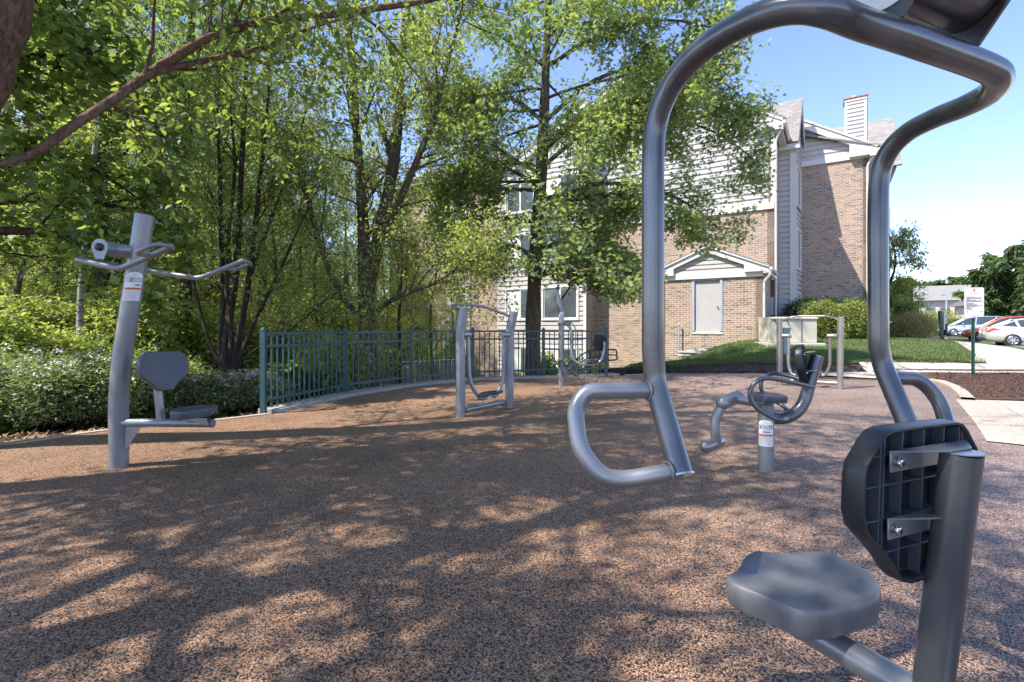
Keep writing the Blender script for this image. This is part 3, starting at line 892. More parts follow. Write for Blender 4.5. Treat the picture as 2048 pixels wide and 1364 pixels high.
def label_patch(root, cx, cy, zb, r, ang, w_ang, hgt, lean=(0, 0), figure='pull', name='warning_label'):
    """white sticker wrapped round a post. centre (cx,cy) of the post at height zb, facing ang, w_ang wide"""
    def pt(u, v, d=0):
        a = ang+(u-.5)*w_ang
        z = zb+v*hgt; rr = r+.0012+d
        return Vector((cx+lean[0]*v*hgt+rr*math.cos(a), cy+lean[1]*v*hgt+rr*math.sin(a), z))
    def patch(m, u0, u1, v0, v1, d, n=10, top=None):
        vs = []; 
        for i in range(n+1):
            u = u0+(u1-u0)*i/n
            vt = v1 if top is None else top(u)
            vs += [pt(u, v0, d), pt(u, vt, d)]
        m.add(vs, [[2*i, 2*i+2, 2*i+3, 2*i+1] for i in range(n)])
    arch = lambda u: .86+.14*math.sqrt(max(0, 1-(2*u-1)**2))
    m = MB(); patch(m, 0, 1, 0, 1, 0, 16, arch); lb = m.build(name, M['label_white'], root)
    m = MB(); patch(m, 0, 1, .38, .46, .0008); m.build('orange_band', M['orange'], lb)
    m = MB(); patch(m, .02, .98, .64, .83, .0008); m.build('picture_panel', M['label_grey'], lb)
    m = MB()
    # warning triangle and lettering blocks
    m.add([pt(.16, .395, .0014), pt(.26, .395, .0014), pt(.21, .448, .0014)], [[0, 1, 2]])
    if figure == 'pull':
        for (u, v, u2, v2, t) in ((.30, .72, .42, .79, .02), (.34, .69, .36, .79, .03), (.36, .70, .30, .66, .02), (.38, .70, .44, .65, .02), (.44, .76, .50, .81, .02)):
            a, b = pt(u, v, .0014), pt(u2, v2, .0014); m.bar(a, b, .002, .006, up=(math.cos(ang), math.sin(ang), 0))
    else:
        m.add([pt(.10, .68, .0014), pt(.22, .68, .0014), pt(.20, .79, .0014)], [[0, 1, 2]])
        for u in (.72, .86):
            a, b = pt(u, .67, .0014), pt(u, .80, .0014); m.bar(a, b, .001, .004, up=(math.cos(ang), math.sin(ang), 0))
            m.add([pt(u-.05, .76, .0015), pt(u+.05, .76, .0015), pt(u, .815, .0015)], [[0, 1, 2]])
    # letters of WARNING as strokes on the band
    glyph = {'W': [(0,1,.25,0),(.25,0,.5,.7),(.5,.7,.75,0),(.75,0,1,1)], 'A': [(0,0,.5,1),(.5,1,1,0),(.2,.35,.8,.35)], 'R': [(0,0,0,1),(0,1,.9,.9),(.9,.9,.8,.5),(.8,.5,0,.5),(.4,.5,1,0)],
             'N': [(0,0,0,1),(0,1,1,0),(1,0,1,1)], 'I': [(.5,0,.5,1)], 'G': [(1,.85,.5,1),(.5,1,0,.5),(0,.5,.5,0),(.5,0,1,.1),(1,.1,1,.5),(1,.5,.6,.5)]}
    for k, ch in enumerate('WARNING'):
        for (a0, b0, a1, b1) in glyph[ch]:
            u0 = .31+k*.082; a = pt(u0+a0*.06, .398+b0*.045, .0016); b = pt(u0+a1*.06, .398+b1*.045, .0016)
            if (a-b).length > 1e-5: m.bar(a, b, .0006, .0022, up=(math.cos(ang), math.sin(ang), 0))
    m.build('lettering', M['ink'], lb, False)
    m = MB()
    rng = random.Random(5)
    for k in range(13):
        v = .345-k*.0255
        patch(m, .07, .93 if k % 4 < 3 else .55+rng.random()*.3, v-.006, v+.004, .0008, 6)
    for k in range(4): patch(m, .50 if figure == 'pull' else .28, .94 if figure == 'pull' else .62, .665+k*.035, .672+k*.035, .0014, 4)
    patch(m, .35, .65, .885, .892, .0008, 4); patch(m, .30, .70, .91, .916, .0008, 4)
    m.build('small_print', M['ink_grey'], lb, False)
    m = MB(); patch(m, .60 if figure == 'pull' else .34, .90 if figure == 'pull' else .80, .52, .575, .0008, 5); m.build('blue_mark', M['ink_blue'], lb, False)
    return lb
def bolt(root, p, d, r=.011, name='bolt'):
    p = Vector(p); d = Vector(d).normalized(); m = MB()
    m.cyl(p, p+d*.003, r*1.25, 18); m.cyl(p+d*.003, p+d*.011, r, 18, 0, .003)
    m.cyl(p+d*.0108, p+d*.0125, r*.45, 6, 1)
    return m.build(name, [M['steel'], M['blackout']], root)
def bracket(root, cpost, rp, p_bolts, zt, lat, fw, name='bracket', zl=None):
    zl = zt if zl is None else zl; lat = lat.normalized()
    """folded plate from the post to the shell back: flat triangle on top with a lip turned down"""
    m = MB(); cpost = Vector(cpost)
    a, b = p_bolts           # ends of the lip along lat
    t = .003
    top = [a, b, cpost+lat*rp*1.02, cpost-lat*rp*1.02]
    m.extr([Vector((p.x, p.y, zl if i < 2 else zt)) for i, p in enumerate(top)], (0, 0, t))
    m.obox(Vector((a.x, a.y, zl-.036)), Vector((b.x-a.x, b.y-a.y, 0)), -fw*t, Vector((0, 0, .036)))
    return m.build(name, M['paint'], root, True, .001)

def chest_press():
    r = thing('chest_press', 'big chest press machine close to the camera with curved overhead frame', 'exercise machine', (.95, .6, 0))
    pt_, dk = M['paint'], M['paint_dark']
    # swinging frame
    cl = [(1306,700,1.28),(1306,560,1.28),(1306,430,1.28),(1306,330,1.28),(1309,270,1.28),(1322,213,1.26),(1352,156,1.22),(1400,104,1.15),(1460,62,1.07),(1530,30,.99),(1600,16,.94),(1660,24,.915),(1720,47,.93),(1790,70,.965),(1860,94,1.0),(1930,119,1.045),(1975,137,1.078),(1994,150,1.10),(1994,168,1.14),(1975,188,1.2),(1930,212,1.29),(1870,236,1.40),(1815,265,1.50),(1778,303,1.56),(1760,350,1.587),(1756,420,1.587),(1756,560,1.587),(1757,690,1.587)]
    pts = [P(*c) for c in cl]
    body = fillet([P(1362,948,1.18), P(1310,766,1.28), P(1306,700,1.28)], .03)[:-1]+catmull(pts, 6)+fillet([P(1757,690,1.587), P(1764,728,1.587), P(1832,890,1.49)], .04)[1:]
    m = MB(); m.tube(body, .0279, 26)
    m.build('swing_frame', dk, r)
    # flattened end plates of the arms
    for (px, py, Y) in ((1362, 948, 1.18),):
        e = P(px, py, Y); m = MB(); d = (P(1362,948,1.18)-P(1310,766,1.28)).normalized()
        m.cyl(e, e+d*.004, .031, 22); m.build('end_cap', M['paint_bright'], r)
    # D handles
    m = MB(); m.tube(fillet([P(1312,780,1.275), P(1172,782,1.275), P(1150,815,1.262), P(1158,900,1.228), P(1205,955,1.20), P(1250,960,1.198), P(1362,941,1.185)], [0, .055, .05, .06, .05, .03, 0], 8), .0215, 20)
    m.build('handle', pt_, r)
    m = MB(); m.tube(fillet([P(1768,756,1.575), P(1838,757,1.60), P(1880,800,1.58), P(1900,875,1.53), P(1842,905,1.49)], [0, .09, .06, .05, 0], 8), .0215, 20)
    m.build('handle', dk, r)
    # weld beads
    for q in (P(1312,780,1.275), P(1355,942,1.186)):
        m = MB(); d = Vector((1, .3, 0)).normalized(); cpt = []
        for k in range(22):
            a = 2*PI*k/22; cpt.append(q-d*.026+Vector((-.3, 1, 0)).normalized()*.0225*math.cos(a)+Vector((0, 0, .0225*math.sin(a))))
        m.tube(cpt, .003, 6, closed=True); m.build('weld', pt_, r)
    # pivot housing between two lug plates
    cb = (P(1930,119,1.045)-P(1720,47,.93)).normalized()
    up = Vector((0, 0, 1)); up = (up-cb*up.dot(cb)).normalized(); bk = cb.cross(up).normalized()
    def lug(c, th=.008):
        m = MB(); n = 26; vs = []; R_ = .085
        ctr = c+up*.115
        prof = []
        for k in range(n):
            a = -PI*.15+PI*1.3*k/(n-1)
            prof.append(ctr+bk*R_*math.cos(a)+up*R_*math.sin(a))
        prof.append(c-bk*.022+up*.006); prof.append(c+bk*.022+up*.006)
        m.extr(prof, cb*th)
        return m, ctr
    cL = P(1778,66,.96)+up*.014; cR = P(1930,119,1.045)+up*.014
    for c_, s_ in ((cL, -1), (cR, 1)):
        m, ctr = lug(c_); m.build('lug_plate', dk, r, True, .0015)
    ctrL = cL+up*.115; ctrR = cR+up*.115
    m = MB(); m.cyl(ctrL+cb*.012, ctrR-cb*.004, .066, 40); m.build('pivot_housing', dk, r)
    m = MB(); m.cyl(ctrL-cb*.004, ctrL-cb*.0005, .080, 40); m.build('cover_disc', M['label_white'], r)
    m = MB(); m.cyl(ctrL-cb*.012, ctrL-cb*.0042, .036, 30, 0, .003); m.build('pivot_cap', M['plastic_black'], r)
    # stub to the main post, and the post itself (just outside the picture)
    mp0 = Vector((.985, .50, 0)); mp1 = Vector((.965, .55, .55)); mp2 = Vector((.905, .70, 2.02))
    m = MB(); m.tube(fillet([mp0, Vector((.985, .50, .7)), Vector((.93, .645, 2.05))], .3, 8), .084, 36); m.build('main_post', pt_, r)
    mid = (ctrL+ctrR)/2; m = MB(); m.cyl(mid-bk*0, Vector((.937, .63, mid.z)), .05, 28); m.build('pivot_stub', dk, r)
    # seat arm, seat, backrest post
    post_t = Vector((.823, .915, .871)); post_b = Vector((.812, .968, .385))
    m = MB(); m.tube([post_b, post_t], .0315, 36); m.build('backrest_post', dk, r)
    arm_a = Vector((.975, .53, .375)); arm_b = SC+Vector((0, 0, -.108))+FWD*.03
    arm_b.z = .382
    m = MB(); m.tube([arm_a, Vector((.84, .89, .378)), arm_b], .0315, 30); m.build('seat_arm', pt_, r)
    m = MB(); c = Vector((SC.x, SC.y, .395)); m.cyl(c, c+Vector((0, 0, .036)), .055, 30, 0, .004); m.build('seat_mount', pt_, r)
    seat_mesh((SC.x, SC.y, SZ+.006), FWD).build('seat', M['plastic_top'], r, True, sharp=40)
    # backrest
    f = Vector((-.385, .923, 0)); rim = Vector((.797, .972, .607))
    sh, rb, lat, up_, fw = back_shell(rim, f, .046, lean=.03, ws=1.10)
    b = sh.build('backrest', M['plastic_black'], r, True, sharp=50)
    rb.build('rib', M['plastic'], b, False)
    latn = lat.normalized()
    for v, zt, zl, wr in ((.252, .875, .870, .128), (.130, .748, .745, .050)):
        base = rim+up_*v-fw*.002
        a = base-latn*.118; c2 = base+latn*wr
        cp = Vector((.823, .915, 0)) if v > .2 else Vector((.818, .929, 0))
        bracket(r, cp, .032 if v > .2 else .026, (a, c2), zt, lat, fw, 'bracket', zl)
        bolt(r, Vector((a.x, a.y, zl-.018))+latn*.016-fw*.004, -fw, .0085)
    m = MB(); m.cyl(Vector((.823, .915, .8715)), Vector((.823, .915, .8735)), .0325, 36); m.build('post_cap', pt_, r)
    return r
chest_press()

def lat_machine():
    r = thing('pull_down_machine', 'tall silver pull down machine at left edge with hexagonal backrest', 'exercise machine', G(238, 935))
    b0 = G(238, 933); pt_ = M['paint']
    m = MB(); m.tube(fillet([b0-Vector((0, 0, .03)), P(237,760,3.93), P(290,430,3.93)], .28, 10), .0665, 40); m.build('main_post', pt_, r)
    tp = P(290,430,3.93); d = (P(290,430,3.93)-P(237,760,3.93)).normalized()
    m = MB(); m.cyl(tp, tp+d*.006, .065, 40); m.build('post_cap', M['blackout'], r)
    Ya, Yb = 3.6, 4.29
    cA = P(147,518,Ya); bA = P(240,538,Ya); eA = P(344,493,Ya)
    cB = Vector((cA.x+.02, Yb, cA.z-.005)); bB = P(398,557,Yb); eB = P(487,521,Yb)
    # frame with corner returns
    m = MB(); m.tube(fillet([eA, bA, cA, cB, bB, eB], [0, .05, .07, .07, .05, 0], 8), .0215, 20); m.build('swing_frame', pt_, r)
    for e, b, s in ((eA, bA, -1), (eB, bB, 1)):
        q = e+(b-e)*.42; o_ = Vector((0, s, 0))
        m = MB(); m.tube(fillet([e, e+o_*.15+(b-e)*.03, q+o_*.15, q], .055, 8), .016, 16); m.build('handle', pt_, r)
        m = MB(); dd = (e-b).normalized(); m.cyl(e, e+dd*.004, .022, 20); m.build('end_cap', M['paint_bright'], r)
    hc = P(199,494,3.72); ax = Vector((.05, 1, 0)).normalized()
    m = MB(); n = 24; prof = []
    upv = Vector((0, 0, 1)); fx = Vector((1, 0, 0))
    for k in range(n):
        a = -PI*.08+PI*1.16*k/(n-1); prof.append(hc+fx*.062*math.cos(a)+upv*.062*math.sin(a))
    base = Vector((hc.x, hc.y, cA.z+.015)); prof += [base-fx*.03, base+fx*.03]
    for off in (0, .30):
        m = MB(); m.extr([p+ax*off for p in prof], ax*.007); m.build('lug_plate', pt_, r, True, .001)
    m = MB(); m.cyl(hc+ax*.008, hc+ax*.298, .052, 32); m.build('pivot_housing', pt_, r)
    m = MB(); m.ball(hc-ax*.006, .030, 20, 12, sc=(1, .7, 1)); m.build('pivot_cap', M['plastic_black'], r)
    m = MB(); m.cyl(hc+ax*.12, Vector((P(278,500,3.93).x, 3.93, hc.z+.0)), .045, 26); m.build('pivot_stub', pt_, r)
    # seat arm
    a0 = P(243,845,3.93); L = 1
    a1 = Vector((a0.x+.74, 3.93-.03, a0.z+.0)); 
    m = MB(); m.tube([a0, a1], .033, 26); m.build('seat_arm', pt_, r)
    pz = a0.z
    m = MB(); x0 = b0.x+.062; m.extr([(x0, 3.926, pz-.03), (x0+.135, 3.926, pz-.03), (x0, 3.926, pz-.24)], (0, .008, 0)); m.build('gusset', pt_, r, False)
    px = a0.x+.335
    m = MB(); m.tube([Vector((px-.015, 3.915, pz+.02)), Vector((px-.055, 3.915, pz+.45))], .031, 26); m.build('backrest_post', pt_, r)
    fwd = Vector((.88, -.47, 0)).normalized()
    sh, rb, lat, up_, fw = back_shell(Vector((px+.0, 3.905, pz+.255)), fwd, .062, lean=.05, ws=1.06)
    # lean the shell onto its post
    b = sh.build('backrest', M['plastic'], r, True, sharp=30); rb.build('rib', M['plastic_black'], b, False)
    sc_ = Vector((a0.x+.62, 3.88, pz+.125))
    seat_mesh(sc_, (.985, -.17, 0), .95).build('seat', M['plastic'], r, True, sharp=60)
    m = MB(); c = Vector((sc_.x, sc_.y, pz+.02)); 
    m.extr([c+Vector((-.02, -.135, .045)), c+Vector((.16, -.135, .045)), c+Vector((.10, -.02, -.03))], (0, .006, 0)); m.build('seat_bracket', M['white_trim'], r, False)
    m = MB(); m.cyl(c+Vector((-.05, 0, .0)), c+Vector((-.05, 0, .045)), .05, 20); m.build('seat_mount', pt_, r)
    # sticker
    q = P(269,601,3.93); q2 = P(277,548,3.93)
    ax_ = (P(290,430,3.93)-P(237,760,3.93)); lx = ax_.x/ax_.z; 
    zb = HC+(HZ-602)*3.93/F; cx = P(237,760,3.93).x+lx*(zb-P(237,760,3.93).z)
    label_patch(r, cx, 3.93, zb, .0668, -PI/2+.60, 1.75, .222, (lx, 0), 'pull')
    return r
lat_machine()

def leg_machine():
    r = thing('leg_press', 'low seated leg machine with looped armrests in the middle of the rubber pad', 'exercise machine', G(1532, 941))
    pt_, dk = M['paint'], M['paint_dark']; b = G(1532, 941); Y = b.y
    def Q(px, py, dy=0): return P(px, py, Y+dy)
    m = MB(); m.tube([b-Vector((0, 0, .03)), Vector((b.x, Y, .505))], .0575, 36); m.build('main_post', pt_, r)
    # crank arm forward to the roller axle
    m = MB(); m.tube([Vector((b.x, Y, .515)), Q(1462, 797, .02)], .036, 24); m.build('front_arm', pt_, r)
    A = Q(1446, 806, -.06); B = Q(1474, 794, .08)
    m = MB(); m.cyl(A, B, .050, 28); m.build('axle_housing', M['paint_tan'], r)
    m = MB(); m.ball(A, .0505, 24, 14); m.build('axle_end', pt_, r)
    m = MB(); d = (B-A).normalized(); m.cyl(B+d*.004, B+d*.018, .050, 28); m.build('axle_cap', M['paint_bright'], r)
    # leg lever: down and then the foot roller
    m = MB(); m.tube(fillet([Q(1446,808,-.05), Q(1430,838,-.05), Q(1430,862,-.05), Q(1433,886,-.03)], [0, .06, .03, 0], 8), .036, 24); m.build('leg_lever', pt_, r)
    A2 = Q(1411, 893, -.10); B2 = Q(1441, 882, .04)
    m = MB(); m.cyl(A2, B2, .044, 26, 0, .004); m.ball(A2, .0438, 20, 12); m.build('foot_roller', M['paint_tan'], r)
    # curved spine to the backrest
    sp = [Vector((b.x+.02, Y, .395)), Q(1568,836,.02), Q(1592,826,.03), Q(1612,803,.04), Q(1622,770,.05), Q(1633,712,.06)]
    m = MB(); m.tube(catmull([Q(1535,832), Q(1562,837,.01), Q(1588,828,.02), Q(1606,807,.03), Q(1617,775,.04), Q(1634,713,.05)], 7), .046, 28); m.build('spine', dk, r)
    e = Q(1634,713,.05); d = (e-Q(1617,775,.04)).normalized()
    m = MB(); m.cyl(e, e+d*.004, .0475, 28); m.build('spine_cap', M['paint_bright'], r)
    # armrest loops
    for s, pts in ((-1, [(1626,774),(1545,757),(1515,762),(1501,780),(1502,800),(1516,818),(1545,835),(1566,839),(1578,833)]),
                   (1, [(1612,762),(1560,748),(1535,750),(1523,762),(1524,782),(1540,797),(1560,808),(1580,824)])):
        m = MB(); dy = -.20 if s < 0 else .20
        q = [Q(px, py, (dy if 0 < i < len(pts)-1 else (-.045 if s < 0 else .09))) for i, (px, py) in enumerate(pts)]
        m.tube(catmull(q, 6), .0165, 16); m.build('armrest', dk, r)
    seat_mesh(Vector((b.x+.0, Y+.0, .585)), (-1, .12, 0), .92, .05).build('seat', M['plastic'], r, True, sharp=60)
    m = MB(); m.cyl(Vector((b.x, Y, .50)), Vector((b.x, Y, .54)), .05, 22); m.build('seat_mount', dk, r)
    fwd = Vector((-.82, .57, 0)).normalized()
    c = Q(1618, 764, -.01)
    sh, rb, lat, up_, fw = back_shell(Vector((c.x, c.y, HC-(767-HZ)*Y/F)), fwd, .055, lean=-.14)
    bb = sh.build('backrest', M['plastic_black'], r, True, sharp=50); rb.build('rib', M['plastic_black'], bb, False)
    for v in (.10, .24):
        p = Vector((c.x, c.y, HC-(767-HZ)*Y/F))+up_*v
        m = MB(); m.obox(p-lat*.10-fw*.004, lat*.2, -fw*.07, Vector((0, 0, .003))); m.build('bracket', pt_, r, False)
        bolt(r, p-lat*.09-fw*.003-Vector((0, 0, .012)), -fw, .009)
    label_patch(r, b.x, Y, HC-(890-HZ)*Y/F, .0577, -PI/2-.50, 1.95, .200, (0, 0), 'press')
    return r
leg_machine()

def pedal(root, c, d, l=.30, w=.12, tilt=0.0, mat='black_rubber'):
    """foot plate: rounded tread with raised lip, long axis d"""
    c = Vector(c); d = Vector(d).normalized(); up = Vector((0, 0, 1)); x = d.cross(up).normalized(); up = x.cross(d).normalized()
    up = (up*math.cos(tilt)+x*math.sin(tilt)).normalized(); x = d.cross(up).normalized()
    m = MB(); n = 22; vs = []
    def ring(k, z):
        o = []
        for i in range(n):
            a = 2*PI*i/n; ca, sa = math.cos(a), math.sin(a)
            o.append(c+d*(l/2*k*math.copysign(abs(ca)**.7, ca))+x*(w/2*k*math.copysign(abs(sa)**.75, sa))*(1-.12*ca)+up*z)
        return o
    for k, z in ((.8, -.018), (1, -.012), (1.02, .010), (.97, .016), (.90, .004), (.3, .003)): vs += ring(k, z)
    fs = []
    for q in range(5):
        for i in range(n): fs.append([q*n+i, q*n+(i+1) % n, (q+1)*n+(i+1) % n, (q+1)*n+i])
    fs.append(list(range(n))[::-1]); fs.append([5*n+i for i in range(n)])
    m.add(vs, fs); return m.build('foot_plate', M[mat], root, True, sharp=40)

def walker_mid():
    r = thing('air_walker', 'silver air walker with two curved posts standing in front of the fence', 'exercise machine', G(968, 826))
    pt_ = M['paint']; b1 = G(921, 834); b2 = G(1018, 815)
    X = (b2-b1).normalized(); Fv = Vector((-X.y, X.x, 0))           # towards the back
    tops = []
    for b, k in ((b1, [(921,760),(920,671),(922,649),(927,616)]), (b2, [(1019,760),(1020,671),(1023,647),(1028,624)])):
        pts = [b-Vector((0, 0, .03))]+[P(px, py, b.y) for px, py in k]
        m = MB(); m.tube(catmull(pts, 6), .059, 32); m.build('post', pt_, r)
        tops.append(pts[-1])
        d = (pts[-1]-pts[-2]).normalized()
        m = MB(); m.cyl(pts[-1], pts[-1]+d*.004, .0595, 32); m.build('post_cap', M['paint_bright'], r)
    m = MB(); m.tube([P(929, 820, b1.y), P(1010, 804, b2.y)], .036, 24); m.build('bottom_rail', pt_, r)
    hb = [tops[0]+Vector((-.08, .02, -.015)), P(907,611,b1.y), P(916,609,b1.y+.0), P(965,613,6.5), P(985,620,6.7), tops[1]+Vector((-.05, 0, -.045))]
    m = MB(); m.tube(catmull([tops[0]+Vector((-.03, .05, -.05)), P(906,612,b1.y-.02), P(915,608,b1.y-.02), P(964,613,6.4), P(992,622,6.68), P(1020,633,b2.y)], 7), .0165, 14); m.build('hand_bar', pt_, r)
    for b, s, px in ((b1, 1, 938), (b2, -1, 1002)):
        ax = X*s; c = P(920 if s > 0 else 1020, 669, b.y)
        m = MB(); m.cyl(c+ax*.04, c+ax*.17, .042, 26, 0, .008); m.build('pivot_hub', M['paint_tan'], r)
        m = MB(); m.cyl(c+ax*.068, c+ax*.075, .0445, 26); m.build('hub_ring', M['steel'], r)
        t = c+ax*.13; 
        fw_ = -Fv*.10 if s > 0 else Fv*.02
        end = t+ax*.24+Vector((0, 0, -.80))+fw_
        m = MB(); m.tube(fillet([t, t+Vector((0, 0, -.62))+fw_*.4, end+Vector((0, 0, -.02))-ax*.1, end], [0, .2, .08, 0], 8), .026, 20); m.build('swing_arm', pt_, r)
        pc = end+Vector((0, 0, .035))-ax*.03
        pedal(r, pc, (X*.75+Fv*.5*s) if s > 0 else (X*.95-Fv*.15), .34, .13)
    return r
walker_mid()

def walker_right():
    r = thing('air_walker', 'silver air walker with straight posts on the far right by the lawn', 'exercise machine', G(1620, 774))
    b1 = G(1559, 770); b2 = G(1680, 778); pt_ = M['paint_tan']
    X = (b2-b1).normalized(); Fv = Vector((-X.y, X.x, 0))
    for b, top in ((b1, 637), (b2, 634)):
        t = P(1559 if b is b1 else 1681, top, b.y)
        m = MB(); m.tube([b-Vector((0, 0, .03)), t], .051, 30); m.build('post', pt_, r)
        m = MB(); m.cyl(t, t+Vector((0, 0, .005)), .0515, 30); m.build('post_cap', M['paint_bright'], r)
    m = MB(); m.tube([b1+Vector((0, 0, .10)), b2+Vector((0, 0, .10))], .036, 22); m.build('bottom_rail', pt_, r)
    m = MB(); m.tube(fillet([P(1562,643,b1.y), P(1580,634,9.42), P(1600,632,9.35), P(1650,632,9.05), P(1665,634,9.0), P(1680,643,b2.y)], .12, 5), .0155, 12); m.build('hand_bar', pt_, r)
    for b, s in ((b1, 1), (b2, -1)):
        ax = X*s; c = Vector((b.x, b.y, HC+(HZ-(671.5 if s > 0 else 672))*b.y/F))
        m = MB(); m.cyl(c+ax*.04, c+ax*.20, .041, 26, 0, .01); m.build('pivot_hub', pt_, r)
        t = c+ax*.155; fo = Fv*(-.12 if s > 0 else .05)
        end = t+ax*.20+Vector((0, 0, -.70))+fo
        m = MB(); m.tube(fillet([t, t+Vector((0, 0, -.55))+fo*.5, end-ax*.12+Vector((0, 0, -.03)), end+Vector((0, 0, -.02))], [0, .18, .08, 0], 7), .026, 18); m.build('swing_arm', pt_, r)
        pedal(r, end+Vector((0, 0, .04)), Fv+X*.15, .34, .13)
    m = MB(); 
    return r
walker_right()

def swing_chair():
    r = thing('swing_trainer', 'grey swinging seat machine with blue foot plates at the fence corner', 'exercise machine', G(1122, 771))
    b = G(1122, 771); Y = b.y; pt_ = M['paint']
    def Q(px, py, dy=0): return P(px, py, Y+dy)
    m = MB(); m.tube(catmull([b-Vector((0, 0, .03)), Q(1122, 700), Q(1123, 640), Q(1121, 618), Q(1113, 588)], 7), .052, 28); m.build('main_post', pt_, r)
    m = MB(); m.cyl(Q(1117, 648, -.06), Q(1141, 647, .05), .030, 20, 0, .006); m.build('pivot_hub', pt_, r)
    m = MB(); m.tube(catmull([Q(1128,647,-.05), Q(1137,652,-.06), Q(1142,665,-.08), Q(1143,705,-.1), Q(1148,720,-.1), Q(1161,728,-.1), Q(1185,729,-.1), Q(1199,724,-.1), Q(1206,711,-.1), Q(1209,683,-.1)], 6), .025, 18); m.build('swing_arm', pt_, r)
    m = MB(); m.tube(catmull([Q(1134,647,.05), Q(1140,643,.05), Q(1147,650,.05), Q(1151,660,.05), Q(1151,690,.05), Q(1150,703,0), Q(1146,707,-.05)], 5), .010, 10); m.build('hand_bar', pt_, r)
    seat_mesh(Q(1181, 719.5, -.1)+Vector((0, 0, .012)), (-1, -.2, 0), .88, .05).build('seat', M['plastic'], r, True, sharp=60)
    c = Q(1204, 700, -.1)
    sh, rb, lat, up_, fw = back_shell(Vector((c.x-.02, c.y, c.z-.02)), Vector((-.55, .83, 0)), .055, lean=-.1)
    bb = sh.build('backrest', M['plastic_black'], r, True, sharp=50); rb.build('rib', M['plastic'], bb, False)
    m = MB(); m.tube([Q(1122, 738, -.02), Q(1147, 737, -.02)], .020, 14); m.build('foot_bar', pt_, r)
    for px, py in ((1127, 737), (1147, 737)):
        q = Q(px, py, -.10)
        pedal(r, q, (.42, -.25, -.9), .33, .13, 1.0, 'black_rubber')
    # small sticker with a red line
    m = MB(); 
    label_patch(r, Q(1122.5, 648).x, Y, HC+(HZ-644)*Y/F, .052, -PI/2-.1, 1.9, .19, (0, 0), 'press')
    return r
swing_chair()
# ---------------------------------------------------------------- fence
def fence():
    posts = [G(540, 828), G(701, 791), G(830, 772), G(950, 760.5), G(1090, 756), G(1216, 753)]
    r = thing('picket_fence', 'blue green metal picket fence curving behind the rubber pad', 'fence', posts[0])
    off = []
    for i, p in enumerate(posts):
        t = (posts[min(i+1, 5)]-posts[max(i-1, 0)]).normalized(); off.append(p+Vector((-t.y, t.x, 0))*.10)
    tops = []
    for p in off:
        m = MB(); m.box((p.x-.032, p.y-.032, -.5), (p.x+.032, p.y+.032, 1.06))
        m.box((p.x-.036, p.y-.036, 1.0605), (p.x+.036, p.y+.036, 1.075)); m.ball((p.x, p.y, 1.078), .026, 12, 8)
        m.build('post', M['fence'], r, True, .002)
    for i in range(5):
        a, b = off[i], off[i+1]; d = (b-a).normalized()
        a2 = a+d*.034; b2 = b-d*.034
        for z in (1.02, .855, .17):
            m = MB(); m.bar(a2+Vector((0, 0, z)), b2+Vector((0, 0, z)), .034, .036); m.build('rail', M['fence'], r, False, .002)
        L = (b2-a2).length; n = int(round(L/.112))
        for k in range(1, n):
            p = a2+(b2-a2)*k/n; x = d*.009; y = Vector((-d.y, d.x, 0))*.009
            m = MB(); m.obox(p-x-y+Vector((0, 0, .06)), x*2, y*2, (0, 0, .95)); m.build('picket', M['fence'], r, False)
    return r
fence()

